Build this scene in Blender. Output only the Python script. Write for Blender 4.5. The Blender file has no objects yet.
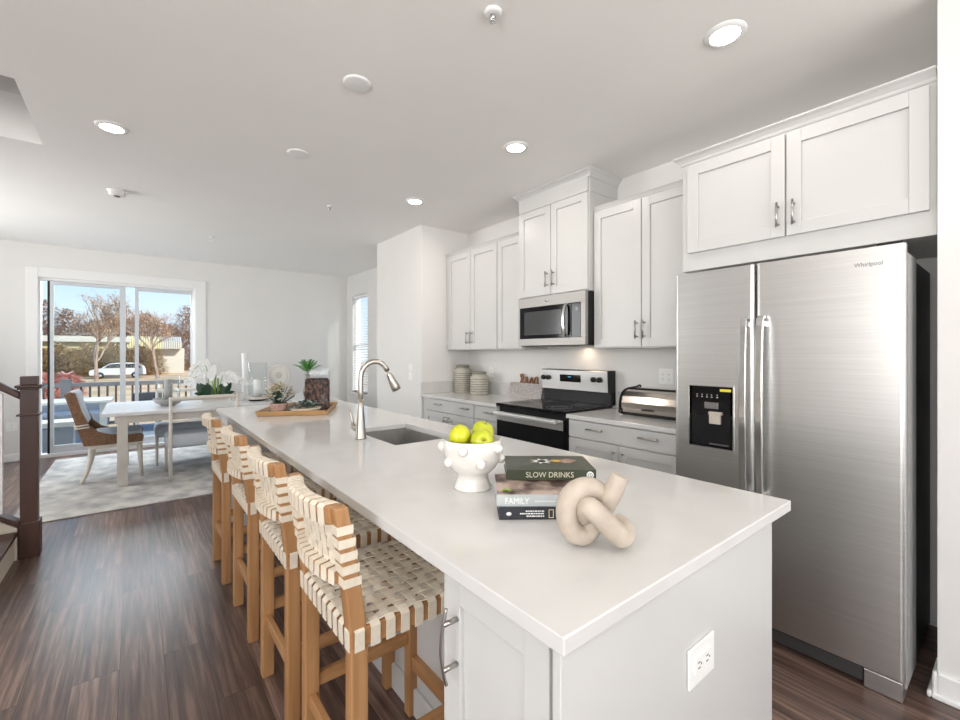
import bpy, bmesh, math, random
from mathutils import Vector, Matrix
random.seed(7)
SC = bpy.context.scene
COL = SC.collection
# ---------------------------------------------------------------- camera
TH = math.radians(38.358); FPX = 437.05; HCAM = 1.3466
cam = bpy.data.cameras.new('camera'); co = bpy.data.objects.new('camera', cam); COL.objects.link(co)
cam.sensor_width = 36; cam.lens = 36*FPX/960; cam.shift_y = -5.76/960; cam.clip_start = .02; cam.clip_end = 400
co.location = (0, 0, HCAM); co.rotation_euler = (math.pi/2, 0, -TH)
SC.camera = co
# ---------------------------------------------------------------- world, sun, added fill lights, exposure
SC.view_settings.view_transform = 'Standard'; SC.view_settings.look = 'None'
SC.view_settings.exposure = 0.66; SC.view_settings.gamma = 1.0; SC.view_settings.use_curve_mapping = False
SC.cycles.use_denoising = True
SC.cycles.max_bounces = 10; SC.cycles.diffuse_bounces = 6; SC.cycles.sample_clamp_indirect = 6
SC.cycles.caustics_reflective = False; SC.cycles.caustics_refractive = False
world = bpy.data.worlds.new('sky'); SC.world = world; world.use_nodes = True
wn = world.node_tree; wn.nodes.clear()
wtc = wn.nodes.new('ShaderNodeTexCoord'); wsx = wn.nodes.new('ShaderNodeSeparateXYZ'); sky = wn.nodes.new('ShaderNodeValToRGB')
e_ = sky.color_ramp.elements; e_[0].position = 0; e_[0].color = (.80, .87, .93, 1); e_[1].position = .6; e_[1].color = (.16, .36, .80, 1); x_ = e_.new(.20); x_.color = (.44, .66, .93, 1)
wn.links.new(wtc.outputs['Generated'], wsx.inputs[0]); wn.links.new(wsx.outputs['Z'], sky.inputs[0])
bg = wn.nodes.new('ShaderNodeBackground'); wo = wn.nodes.new('ShaderNodeOutputWorld')
bg.inputs[1].default_value = SKY = .85
wn.links.new(sky.outputs[0], bg.inputs[0]); wn.links.new(bg.outputs[0], wo.inputs[0])
def light(name, kind, loc, energy, color=(1, 1, 1), size=None, size_y=None, direction=None, spread=None):
    l = bpy.data.lights.new(name, kind); l.energy = energy; l.color = color
    if kind == 'AREA':
        l.shape = 'RECTANGLE' if size_y else 'DISK'; l.size = size
        if size_y: l.size_y = size_y
        if spread: l.spread = spread
    o = bpy.data.objects.new(name, l); COL.objects.link(o); o.location = loc
    if direction: o.rotation_euler = Vector(direction).to_track_quat('-Z', 'Y').to_euler()
    return o
sun = light('sun', 'SUN', (0, 0, 20), 3.2, (1, .95, .86), direction=(-.42, .75, -.55)); sun.data.angle = math.radians(.6)
light('rear_fill_light', 'AREA', (0.175, -4.06, 1.5), 90, (1, .98, .96), 4.4, 1.8, (0, 1, 1.0), math.radians(130))  # area light added in an unseen rear opening to fill the room
light('side_fill_light', 'AREA', (-2.97, 6.1, 1.75), 46, (1, .99, .98), 1.9, 1.7, (1, -.4, .3), math.radians(150))  # this and the next two: fill lights added in made-up side openings
light('side_fill_light', 'AREA', (-2.97, -2.6, 1.75), 18, (1, .98, .96), 1.8, 1.7, (1, .5, .3), math.radians(150))
light('side_fill_light', 'AREA', (-2.97, -.45, 1.75), 50, (1, .98, .96), 1.7, 1.6, (1, .2, .4), math.radians(150))
light('patio_fill_light', 'AREA', (-.1, 8.6, 2.9), 130, (.95, .97, 1), 2.2, 1.2, (0, -.8, -.6))  # unseen area light added above the door to boost its daylight
LAMP_W = 3.3
# ---------------------------------------------------------------- materials
MATS = {}
def nodemat(name):
    m = bpy.data.materials.new(name); m.use_nodes = True; MATS[name] = m
    return m, m.node_tree, m.node_tree.nodes['Principled BSDF']
def mat(name, col, rough=.5, metal=0, var=.04, scale=40, bump=0, stretch=(1, 1, 1), spec=None, emit=0, coat=0):
    m, nt, b = nodemat(name)
    tc = nt.nodes.new('ShaderNodeTexCoord'); mp = nt.nodes.new('ShaderNodeMapping'); mp.inputs['Scale'].default_value = stretch
    nz = nt.nodes.new('ShaderNodeTexNoise'); nz.inputs['Scale'].default_value = scale; nz.inputs['Detail'].default_value = 3
    rp = nt.nodes.new('ShaderNodeValToRGB')
    rp.color_ramp.elements[0].position = .3; rp.color_ramp.elements[1].position = .7
    rp.color_ramp.elements[0].color = tuple(max(0, c*(1-var)) for c in col)+(1,)
    rp.color_ramp.elements[1].color = tuple(min(1, c*(1+var)) for c in col)+(1,)
    L = nt.links.new
    L(tc.outputs['Object'], mp.inputs[0]); L(mp.outputs[0], nz.inputs['Vector']); L(nz.outputs['Fac'], rp.inputs[0]); L(rp.outputs[0], b.inputs['Base Color'])
    b.inputs['Roughness'].default_value = rough; b.inputs['Metallic'].default_value = metal
    if spec is not None: b.inputs['Specular IOR Level'].default_value = spec
    if coat: b.inputs['Coat Weight'].default_value = coat; b.inputs['Coat Roughness'].default_value = .1
    if bump:
        bp = nt.nodes.new('ShaderNodeBump'); bp.inputs['Strength'].default_value = bump; bp.inputs['Distance'].default_value = .004
        L(nz.outputs['Fac'], bp.inputs['Height']); L(bp.outputs[0], b.inputs['Normal'])
    if emit:
        b.inputs['Emission Color'].default_value = (*col, 1); b.inputs['Emission Strength'].default_value = emit
    return m
def two_tone(name, c1, c2, scale, rough=.5, stretch=(1, 1, 1), lo=.42, hi=.58, bump=.3, detail=6):
    m, nt, b = nodemat(name); L = nt.links.new
    tc = nt.nodes.new('ShaderNodeTexCoord'); mp = nt.nodes.new('ShaderNodeMapping'); mp.inputs['Scale'].default_value = stretch
    nz = nt.nodes.new('ShaderNodeTexNoise'); nz.inputs['Scale'].default_value = scale; nz.inputs['Detail'].default_value = detail
    rp = nt.nodes.new('ShaderNodeValToRGB'); e = rp.color_ramp.elements
    e[0].position = lo; e[1].position = hi; e[0].color = (*c1, 1); e[1].color = (*c2, 1)
    L(tc.outputs['Object'], mp.inputs[0]); L(mp.outputs[0], nz.inputs['Vector']); L(nz.outputs['Fac'], rp.inputs[0]); L(rp.outputs[0], b.inputs['Base Color'])
    b.inputs['Roughness'].default_value = rough
    bp = nt.nodes.new('ShaderNodeBump'); bp.inputs['Strength'].default_value = bump; bp.inputs['Distance'].default_value = .003
    L(nz.outputs['Fac'], bp.inputs['Height']); L(bp.outputs[0], b.inputs['Normal'])
    return m
def glassmat(name, tint=(1, 1, 1), rough=0, mixf=.05, fac=.35):
    m = bpy.data.materials.new(name); m.use_nodes = True; MATS[name] = m; nt = m.node_tree; nt.nodes.clear(); L = nt.links.new
    t = nt.nodes.new('ShaderNodeBsdfTransparent'); t.inputs[0].default_value = (*tint, 1)
    g = nt.nodes.new('ShaderNodeBsdfGlossy'); g.inputs['Roughness'].default_value = rough+.02
    lw = nt.nodes.new('ShaderNodeLayerWeight'); lw.inputs[0].default_value = .12
    mm = nt.nodes.new('ShaderNodeMath'); mm.operation = 'MULTIPLY_ADD'; mm.inputs[1].default_value = fac; mm.inputs[2].default_value = mixf*.3
    mx = nt.nodes.new('ShaderNodeMixShader'); o = nt.nodes.new('ShaderNodeOutputMaterial')
    L(lw.outputs['Facing'], mm.inputs[0]); L(mm.outputs[0], mx.inputs[0]); L(t.outputs[0], mx.inputs[1]); L(g.outputs[0], mx.inputs[2]); L(mx.outputs[0], o.inputs[0])
    return m
wall_m = mat('wall_paint', (.78, .77, .75), .6, var=.01, scale=3)
ceil_m = mat('ceiling_paint', (.90, .89, .87), .7, var=.01, scale=2)
trim_m = mat('white_trim', (.84, .84, .83), .35, var=.01)
cab_m = mat('cabinet_paint', (.60, .60, .588), .32, var=.008, scale=5)
groove_m = mat('cabinet_gap', (.25, .24, .22), .8)
quartz = mat('white_quartz', (.635, .628, .615), .10, var=.025, scale=9, spec=.5)
steel = mat('brushed_steel', (.62, .615, .60), .34, 1, var=.05, scale=12, stretch=(1, .15, 14))
steel_d = mat('dark_steel', (.30, .30, .30), .35, 1, var=.05)
nickel = mat('brushed_nickel', (.47, .44, .40), .33, 1, var=.03)
pullm = mat('pull_nickel', (.45, .43, .40), .3, 1, var=.03)
chrome = mat('bright_steel', (.8, .8, .8), .16, 1, var=.02)
blackgl = mat('black_glass', (.006, .006, .007), .07, var=.1, spec=.28)
blackpl = mat('black_plastic', (.011, .011, .012), .32, var=.1, spec=.25)
shadegr = mat('shaded_side', (.035, .037, .042), .45, var=.1)  # shade of the narrow side gap put into the colour
mwglass = mat('microwave_glass', (.05, .055, .055), .12, var=.05)
display = mat('lit_display', (.05, .25, .4), .2, emit=.6)
sinkm = mat('sink_steel', (.40, .385, .37), .42, .6, var=.06)
teak = two_tone('teak', (.29, .135, .05), (.49, .265, .115), 26, .45, (1, 1, .06), .3, .7, .05)
teak_h = two_tone('teak_rail', (.29, .135, .05), (.49, .265, .115), 26, .45, (.3, .08, 1), .3, .7, .05)
strapm = mat('cream_leather', (.74, .66, .54), .55, var=.05, scale=60)
traym = two_tone('tray_wood', (.42, .24, .10), (.55, .33, .15), 10, .45, (.3, .3, 2), .3, .7, .05)
newelm = two_tone('stained_newel', (.040, .014, .009), (.080, .032, .021), 9, .42, (1, 1, .1), .3, .7, .05)
whitec = mat('white_ceramic', (.70, .68, .645), .15, var=.02, coat=.5)
applem = two_tone('green_apple', (.40, .46, .01), (.62, .60, .03), 9, .25, lo=.3, hi=.75, bump=.02)
applestem = mat('apple_stem', (.16, .09, .03), .7)
knotm = two_tone('travertine', (.38, .32, .26), (.54, .47, .39), 14, .55, lo=.3, hi=.7, bump=.12)
plate = mat('switch_plate', (.88, .88, .86), .3, var=.01)
slotm = mat('outlet_slot', (.12, .12, .12), .5)
lensm = mat('lamp_lens', (1, .96, .9), .4, emit=14)
washed = two_tone('washed_oak', (.50, .47, .43), (.66, .63, .58), 10, .5, (.4, 3, .4), .3, .7, .05)
tabletopm = mat('white_tabletop', (.74, .75, .76), .22, var=.02)
rattan = two_tone('rattan', (.10, .042, .018), (.29, .155, .08), 60, .6, (1, 1, 3), .35, .65, .6)
cushion = mat('grey_cushion', (.47, .51, .56), .9, var=.05, scale=120, bump=.2)
creamw = mat('cream_frame', (.66, .62, .55), .4, var=.03)
rugm = two_tone('rug_pile', (.32, .315, .31), (.56, .545, .51), 5.0, .95, (1.2, 1, 1), .36, .64, .6, 15)
glass = glassmat('clear_glass', (.98, .99, .99))
pane_m = glassmat('window_glass', (.96, .98, .98), 0, .012, .1)
beansm = two_tone('bark_chips', (.008, .004, .004), (.19, .085, .06), 60, .6, (1, 1, .5), .42, .62, 1)
leaf_d = mat('dark_leaf', (.012, .05, .02), .35, var=.3, scale=20)
leaf_g = mat('fern_green', (.08, .33, .03), .5, var=.3, scale=20)
leaf_s = mat('eucalyptus', (.22, .30, .28), .6, var=.2, scale=20)
petal = mat('white_petal', (.96, .96, .95), .6, var=.03)
petalc = mat('cream_petal', (.70, .63, .48), .7, var=.15, scale=30)
stemm = mat('green_stem', (.20, .33, .06), .5, var=.2)
pinkb = mat('rose_basket', (.50, .33, .27), .7, var=.2, scale=50, bump=.3)
candle = mat('wax', (.88, .88, .88), .5)
greyc = mat('grey_glaze', (.33, .33, .33), .3, var=.1)
fl, nt, b = nodemat('floor_planks'); L = nt.links.new
tc = nt.nodes.new('ShaderNodeTexCoord'); mp = nt.nodes.new('ShaderNodeMapping'); mp.inputs['Rotation'].default_value = (0, 0, math.pi/2)
br = nt.nodes.new('ShaderNodeTexBrick'); br.offset = .37; br.inputs['Scale'].default_value = 1; br.inputs['Brick Width'].default_value = 1.22; br.inputs['Row Height'].default_value = .152
br.inputs['Mortar Size'].default_value = .0012; br.inputs['Color1'].default_value = (.0, 0, 0, 1); br.inputs['Color2'].default_value = (1, 1, 1, 1); br.inputs['Mortar'].default_value = (0, 0, 0, 1)
mp2 = nt.nodes.new('ShaderNodeMapping'); mp2.inputs['Scale'].default_value = (20, .9, 1)
nz = nt.nodes.new('ShaderNodeTexNoise'); nz.inputs['Scale'].default_value = 2.4; nz.inputs['Detail'].default_value = 8; nz.inputs['Roughness'].default_value = .62; nz.noise_dimensions = '4D'
rp = nt.nodes.new('ShaderNodeValToRGB'); e = rp.color_ramp.elements
e[0].position = .30; e[0].color = (.030, .018, .014, 1); e[1].position = .72; e[1].color = (.30, .205, .165, 1); x = e.new(.5); x.color = (.115, .074, .060, 1)
mxw = nt.nodes.new('ShaderNodeMix'); mxw.data_type = 'RGBA'; mxw.blend_type = 'MULTIPLY'; mxw.inputs['Factor'].default_value = 1
rp2 = nt.nodes.new('ShaderNodeValToRGB'); rp2.color_ramp.elements[0].color = (.68, .66, .66, 1); rp2.color_ramp.elements[1].color = (1.25, 1.2, 1.15, 1)
L(tc.outputs['Object'], mp.inputs[0]); L(mp.outputs[0], br.inputs['Vector']); L(tc.outputs['Object'], mp2.inputs[0]); L(mp2.outputs[0], nz.inputs['Vector'])
mw = nt.nodes.new('ShaderNodeMath'); mw.operation = 'MULTIPLY'; mw.inputs[1].default_value = 9; L(br.outputs['Color'], mw.inputs[0]); L(mw.outputs[0], nz.inputs['W'])
L(nz.outputs['Fac'], rp.inputs[0]); L(br.outputs['Color'], rp2.inputs[0]); L(rp.outputs[0], mxw.inputs['A']); L(rp2.outputs[0], mxw.inputs['B'])
mo = nt.nodes.new('ShaderNodeMix'); mo.data_type = 'RGBA'; mo.inputs['B'].default_value = (.02, .013, .01, 1); L(br.outputs['Fac'], mo.inputs['Factor']); L(mxw.outputs['Result'], mo.inputs['A'])
L(mo.outputs['Result'], b.inputs['Base Color']); b.inputs['Roughness'].default_value = .30
bp = nt.nodes.new('ShaderNodeBump'); bp.inputs['Strength'].default_value = .12; bp.inputs['Distance'].default_value = .002; L(nz.outputs['Fac'], bp.inputs['Height']); L(bp.outputs[0], b.inputs['Normal'])
# ---------------------------------------------------------------- mesh helpers
class MB:
    def __init__(s, off=(0, 0, 0)): s.v = []; s.f = []; s.m = []; s.off = Vector(off); s.mi = 0; s.sm = []
    def add(s, vs, fs, smooth=False):
        n = len(s.v); s.v += [Vector(p) for p in vs]
        for f in fs: s.f.append([i+n for i in f]); s.m.append(s.mi); s.sm.append(smooth)
        return s
    def box(s, x0, x1, y0, y1, z0, z1):
        x0, x1 = min(x0, x1), max(x0, x1); y0, y1 = min(y0, y1), max(y0, y1); z0, z1 = min(z0, z1), max(z0, z1)
        return s.add([(x0, y0, z0), (x1, y0, z0), (x1, y1, z0), (x0, y1, z0), (x0, y0, z1), (x1, y0, z1), (x1, y1, z1), (x0, y1, z1)],
              [(3, 2, 1, 0), (4, 5, 6, 7), (0, 1, 5, 4), (1, 2, 6, 5), (2, 3, 7, 6), (3, 0, 4, 7)])
    def prism(s, poly, axis, a0, a1):           # poly in the two other axes, counter-clockwise
        def P(p, a):
            return {0: (a, p[0], p[1]), 1: (p[0], a, p[1]), 2: (p[0], p[1], a)}[axis]
        n = len(poly); vs = [P(p, a0) for p in poly]+[P(p, a1) for p in poly]
        fs = [list(range(n))[::-1], list(range(n, 2*n))]+[(i, (i+1) % n, n+(i+1) % n, n+i) for i in range(n)]
        return s.add(vs, fs)
    def tube(s, pts, r, n=8, closed=False, ends=True, flat=1.0):
        pts = [Vector(p) for p in pts]; N = len(pts); rs = r if isinstance(r, (list, tuple)) else [r]*N
        vs = []; up = None
        for i, p in enumerate(pts):
            a = pts[(i-1) % N] if (closed or i) else pts[0]; c = pts[(i+1) % N] if (closed or i < N-1) else pts[-1]
            t = (c-a).normalized() if (c-a).length > 1e-9 else Vector((0, 0, 1))
            if up is None:
                up = Vector((0, 0, 1)) if abs(t.z) < .9 else Vector((1, 0, 0))
            up = (up-t*up.dot(t)).normalized(); sd = t.cross(up)
            for k in range(n):
                g = 2*math.pi*k/n; vs.append(p+(up*math.cos(g)*flat+sd*math.sin(g))*rs[i])
        fs = []
        for i in range(N if closed else N-1):
            j = (i+1) % N
            for k in range(n): fs.append((i*n+k, i*n+(k+1) % n, j*n+(k+1) % n, j*n+k))
        if ends and not closed: fs += [list(range(n))[::-1], [(N-1)*n+k for k in range(n)]]
        return s.add(vs, fs, True)
    def lathe(s, prof, c=(0, 0, 0), n=24):
        vs = []; fs = []; c = Vector(c)
        for r, z in prof:
            for k in range(n):
                g = 2*math.pi*k/n; vs.append(c+Vector((r*math.cos(g), r*math.sin(g), z)))
        for i in range(len(prof)-1):
            for k in range(n): fs.append((i*n+k, i*n+(k+1) % n, (i+1)*n+(k+1) % n, (i+1)*n+k))
        if prof[0][0] > 1e-6: fs.append(list(range(n))[::-1])
        if prof[-1][0] > 1e-6: fs.append([(len(prof)-1)*n+k for k in range(n)])
        return s.add(vs, fs, True)
    def ball(s, c, r, n=12, sz=1):
        return s.lathe([(max(1e-7, r*math.sin(math.pi*i/8)), -r*sz*math.cos(math.pi*i/8)) for i in range(9)], c, n)
    def ribbon(s, pts, w, width, t):            # flat strap: sweep of width w-dir and thickness t
        pts = [Vector(p) for p in pts]; w = Vector(w).normalized()*width/2; vs = []; N = len(pts)
        for i, p in enumerate(pts):
            d = (pts[min(i+1, N-1)]-pts[max(i-1, 0)]).normalized(); nn = d.cross(w).normalized()*t/2
            vs += [p-w-nn, p+w-nn, p+w+nn, p-w+nn]
        fs = [(3, 2, 1, 0), (4*N-4, 4*N-3, 4*N-2, 4*N-1)]
        for i in range(N-1):
            for k in range(4): fs.append((4*i+k, 4*i+(k+1) % 4, 4*i+4+(k+1) % 4, 4*i+4+k))
        return s.add(vs, fs)
    def leaf(s, p, d, length, width, bend=.3, up=(0, 0, 1)):
        p = Vector(p); d = Vector(d).normalized(); sd = d.cross(Vector(up))
        if sd.length < .05: sd = Vector((1, 0, 0))
        sd.normalize(); nn = sd.cross(d); vs = []; K = 5
        for i in range(K+1):
            t = i/K; c = p+d*length*t-Vector((0, 0, 1))*bend*length*t*t; wd = width*math.sin(math.pi*min(.97, .12+.85*t))/2
            vs += [c-sd*wd+nn*wd*.3, c-nn*.0008, c+sd*wd+nn*wd*.3]
        fs = []
        for i in range(K):
            a = 3*i; fs += [(a, a+1, a+4, a+3), (a+1, a+2, a+5, a+4)]
        return s.add(vs, fs, True)
def obj(name, mb, m, parent=None, bevel=0, seg=2, label=None, solid=0, center=True):
    off = mb.off.copy()
    if parent is None and center and mb.v:
        xs = [v.x for v in mb.v]; ys = [v.y for v in mb.v]; zs = [v.z for v in mb.v]
        off = Vector(((min(xs)+max(xs))/2, (min(ys)+max(ys))/2, min(zs)))
    me = bpy.data.meshes.new(name); me.from_pydata([v-off for v in mb.v], [], mb.f)
    ms = m if isinstance(m, (list, tuple)) else [m]
    for q in ms: me.materials.append(q)
    for i, p in enumerate(me.polygons): p.material_index = mb.m[i]; p.use_smooth = mb.sm[i]
    me.update()
    bm = bmesh.new(); bm.from_mesh(me); bmesh.ops.recalc_face_normals(bm, faces=bm.faces); bm.to_mesh(me); bm.free()
    o = bpy.data.objects.new(name, me); COL.objects.link(o)
    if parent is None: o.location = off if center else (0, 0, 0)
    else: o.parent = parent
    if bevel:
        bv = o.modifiers.new('bevel', 'BEVEL'); bv.width = bevel; bv.segments = seg; bv.limit_method = 'ANGLE'; bv.angle_limit = math.radians(40)
    if solid:
        so = o.modifiers.new('solid', 'SOLIDIFY'); so.thickness = solid
    if label: o['label'] = label
    return o
def tag(o, label, cat, group=None, kind=None):
    o['label'] = label; o['category'] = cat
    if group: o['group'] = group
    if kind: o['kind'] = kind
    return o
def struct(name, mb, m, bevel=0):
    o = obj(name, mb, m, bevel=bevel); o['kind'] = 'structure'; return o
def thing(name, label, cat, loc=(0, 0, 0), rz=0, group=None):
    o = bpy.data.objects.new(name, None); COL.objects.link(o); o.location = loc; o.rotation_euler = (0, 0, rz); o.empty_display_size = .05
    return tag(o, label, cat, group)
def copy_tree(o, parent=None):
    c = o.copy(); COL.objects.link(c); c.parent = parent
    for ch in list(CH.get(o.name, [])): copy_tree(ch, c)
    return c
CH = {}
def index_children():
    CH.clear()
    for o in bpy.data.objects:
        if o.parent: CH.setdefault(o.parent.name, []).append(o)
def text(name, s, size, M, m, parent=None, depth=.0006, align='LEFT', sx=1):
    cu = bpy.data.curves.new(name, 'FONT'); cu.body = s; cu.size = size; cu.extrude = depth; cu.align_x = align; cu.resolution_u = 3
    t = bpy.data.objects.new(name+'_c', cu); COL.objects.link(t)
    bpy.context.view_layer.update()
    me = bpy.data.meshes.new_from_object(t.evaluated_get(bpy.context.evaluated_depsgraph_get()))
    bpy.data.objects.remove(t)
    me.name = name; me.transform(Matrix.Diagonal((sx, 1, 1, 1))); me.materials.clear(); me.materials.append(m)
    o = bpy.data.objects.new(name, me); COL.objects.link(o); o.parent = parent; o.matrix_local = M
    return o
def frameM(loc, xd, yd):
    xd = Vector(xd).normalized(); yd = Vector(yd).normalized(); z = xd.cross(yd)
    M = Matrix((xd, yd, z)).transposed().to_4x4(); M.translation = Vector(loc); return M
def smooth_path(pts, k=6, closed=False):
    P = [Vector(p) for p in pts]; out = []; n = len(P)
    for i in range(n if closed else n-1):
        g = (lambda j: P[j % n]) if closed else (lambda j: P[max(0, min(n-1, j))])
        a, b_, c, d = g(i-1), g(i), g(i+1), g(i+2)
        for j in range(k):
            t = j/k; out.append(.5*((2*b_)+(c-a)*t+(2*a-5*b_+4*c-d)*t*t+(3*b_-a-3*c+d)*t**3))
    if not closed: out.append(P[-1])
    return out
# ---------------------------------------------------------------- room
XW, YF, H = 3.107, 7.92, 2.769
XL, YR = -2.9, -4.0
struct('floor', MB().box(XL-.15, XW+.15, YR-.15, YF+.16, -.12, 0), MATS['floor_planks'])
OX, OY0, OY1 = -.485, 3.26, 4.172        # stairwell opening in the ceiling
c = MB(); c.box(OX, XW+.15, YR-.15, YF+.15, H, H+.3); c.box(XL-.15, OX, YR-.15, OY0, H, H+.3); c.box(XL-.15, OX, OY1, YF+.15, H, H+.3)
struct('ceiling', c, ceil_m)
c = MB(); c.box(OX, OX+.1, OY0-.1, OY1+.1, H+.3, 5.2); c.box(XL-.15, OX, OY1, OY1+.1, H+.3, 5.2); c.box(XL-.15, OX, OY0-.1, OY0, H+.3, 5.2); c.box(XL-.15, XL-.05, OY0, OY1, H+.3, 5.2); c.box(XL-.15, OX+.1, OY0-.1, OY1+.1, 5.2, 5.3)
struct('wall_stairwell', c, wall_m)
c = MB(); ADDED_LW = [(-3.6, -1.6, .9, 2.6), (5.1, 7.3, .9, 2.6), (-1.4, .5, .9, 2.6)]  # openings made up in the unseen left wall to hold the fill lights
c.box(XL-.15, XL, YR-.15, -3.6, 0, H); c.box(XL-.15, XL, -1.6, -1.4, 0, H); c.box(XL-.15, XL, .5, 5.1, 0, H); c.box(XL-.15, XL, 7.3, YF+.15, 0, H)
for a, b_, z0_, z1_ in ADDED_LW: c.box(XL-.15, XL, a, b_, 0, z0_); c.box(XL-.15, XL, a, b_, z1_, H)
struct('wall_left', c, wall_m)
for n_, (a, b_, z0_, z1_) in enumerate(ADDED_LW):
    c = MB(); c.box(XL-.14, XL-.08, a, b_, z0_, z0_+.07); c.box(XL-.14, XL-.08, a, b_, z1_-.07, z1_)
    for k_ in range(4): y_ = a+(b_-a-.07)*k_/3; c.box(XL-.14, XL-.08, y_, y_+.07, z0_+.07, z1_-.07)
    struct('window_%d' % (3+n_), c, trim_m)  # frames of the made-up left openings
WY0, WY1, WZ0, WZ1 = 7.00, 7.655, .67, 2.395
c = MB(); X1 = XW+.15
c.box(XW, X1, .231, WY0, 0, H); c.box(XW, X1, WY1, YF+.15, 0, H); c.box(XW, X1, WY0, WY1, 0, WZ0); c.box(XW, X1, WY0, WY1, WZ1, H)
struct('wall_right', c, wall_m)
struct('wall_return', MB().box(2.475, X1, YR-.15, .231, 0, H), wall_m)
struct('wall_pantry', MB().box(2.47, XW, 4.158, 5.276, 0, H), wall_m)
DX0, DX1, DZ = -.985, .745, 2.35
c = MB(); c.box(XL, DX0, YF, YF+.15, 0, H); c.box(DX1, XW, YF, YF+.15, 0, H); c.box(DX0, DX1, YF, YF+.15, DZ, H)
struct('wall_far', c, wall_m)
c = MB(); c.box(XL, -2.1, YR-.15, YR, 0, H); c.box(2.45, 2.475, YR-.15, YR, 0, H); c.box(-2.1, 2.45, YR-.15, YR, 0, .5); c.box(-2.1, 2.45, YR-.15, YR, 2.5, H)
struct('wall_rear', c, wall_m)
w = struct('window_2', (lambda q: (q.box(-2.1, 2.45, YR-.14, YR-.08, .5, .58), q.box(-2.1, 2.45, YR-.14, YR-.08, 2.42, 2.5), [q.box(a, a+.07, YR-.14, YR-.08, .5, 2.5) for a in (-2.1, -.96, .14, 1.26, 2.38)], q)[-1])(MB()), trim_m)  # rear window made up around the added fill light, out of view
def baseboard(name, segs):
    c = MB()
    for (x0, x1, y0, y1) in segs: c.box(x0, x1, y0, y1, 0, .095); 
    struct(name, c, trim_m, bevel=.006)
baseboard('baseboard_far', [(XL, DX0-.12, YF-.014, YF), (DX1+.15, XW, YF-.014, YF)])
baseboard('baseboard_right', [(XW-.014, XW, 5.28, YF-.014)])
c = MB(); c.box(2.461, 2.475, YR, .231, 0, .10); c.box(2.461, 2.60, .231, .245, 0, .10); c.box(2.447, 2.461, YR, .245, 0, .022); c.box(2.447, 2.60, .245, .259, 0, .022)
struct('baseboard_return', c, trim_m, bevel=.006)
baseboard('baseboard_pantry', [(2.456, 2.47, 4.144, 5.29), (2.456, XW-.014, 5.276, 5.29)])
# sliding door
d = bpy.data.objects.new('door_1', None); COL.objects.link(d); d['kind'] = 'structure'; d.location = (0, YF, 0)
o_ = (0, YF, 0)
c = MB(o_); tw = .09
c.box(DX0-tw, DX0+.02, YF-.02, YF+.02, 0, DZ+.12); c.box(DX1-.02, DX1+.125, YF-.02, YF+.02, 0, DZ+.12); c.box(DX0+.02, DX1-.02, YF-.02, YF+.02, DZ-.01, DZ+.12)
obj('door_casing', c, trim_m, d, .006)
c = MB(o_); c.box(DX0, DX0+.04, YF+.02, YF+.14, 0, DZ); c.box(DX1-.04, DX1, YF+.02, YF+.14, 0, DZ); c.box(DX0+.04, DX1-.04, YF+.02, YF+.14, DZ-.04, DZ); c.box(DX0+.04, DX1-.04, YF+.02, YF+.15, 0, .045)
obj('door_frame', c, trim_m, d, .003)
def sash(x0, x1, y0, y1, st0, st1, pane=True):
    q = MB(o_); zt = DZ-.045
    q.box(x0, x0+st0, y0, y1, .05, zt); q.box(x1-st1, x1, y0, y1, .05, zt)
    q.box(x0+st0, x1-st1, y0, y1, .05, .15); q.box(x0+st0, x1-st1, y0, y1, zt-.045, zt)
    s_ = obj('door_sash', q, vinyl, d, .003)
    if pane: obj('glass_pane', MB(o_).box(x0+st0-.004, x1-st1+.004, (y0+y1)/2-.003, (y0+y1)/2+.003, .146, zt-.04), pane_m, s_)
vinyl = mat('backlit_vinyl', (.62, .65, .68), .4, var=.01)  # greyer than the white trim: backlit shade put into the colour
sash(-.862, -.094, YF+.035, YF+.06, .038, .062); sash(.008, DX1-.035, YF+.09, YF+.12, .045, .03)
obj('glass_pane', MB(o_).box(DX0+.04, .008, YF+.103, YF+.107, .05, DZ-.045), pane_m, d)
obj('screen_edge', MB(o_).box(-.885, -.863, YF+.035, YF+.06, .05, DZ-.045), blackpl, d)
# side window with blinds
d = bpy.data.objects.new('window_1', None); COL.objects.link(d); d['kind'] = 'structure'; d.location = (XW, 7.3, WZ0); o_ = d.location.copy()
c = MB(o_); c.box(XW+.05, XW+.11, WY0, WY0+.035, WZ0, WZ1); c.box(XW+.05, XW+.11, WY1-.035, WY1, WZ0, WZ1); c.box(XW+.05, XW+.11, WY0, WY1, WZ0, WZ0+.04); c.box(XW+.05, XW+.11, WY0, WY1, WZ1-.04, WZ1); c.box(XW+.06, XW+.10, WY0, WY1, 1.5, 1.54)
obj('window_frame', c, trim_m, d)
obj('window_sill', MB(o_).box(XW-.03, XW+.06, WY0-.04, WY1+.04, WZ0-.03, WZ0), trim_m, d, .004)
obj('window_pane', MB(o_).box(XW+.078, XW+.084, WY0+.035, WY1-.035, WZ0+.04, WZ1-.04), pane_m, d)
c = MB((XW+.02, 7.33, WZ0)); c.box(XW+.01, XW+.05, WY0+.01, WY1-.01, WZ1-.05, WZ1-.005)
z = WZ0+.03
while z < WZ1-.06:
    c.add([(XW+.008, WY0+.012, z), (XW+.048, WY0+.012, z+.016), (XW+.048, WY1-.012, z+.016), (XW+.008, WY1-.012, z), (XW+.008, WY0+.012, z+.003), (XW+.048, WY0+.012, z+.019), (XW+.048, WY1-.012, z+.019), (XW+.008, WY1-.012, z+.003)],
          [(0, 1, 2, 3), (7, 6, 5, 4), (0, 4, 5, 1), (1, 5, 6, 2), (2, 6, 7, 3), (3, 7, 4, 0)]); z += .045
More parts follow.
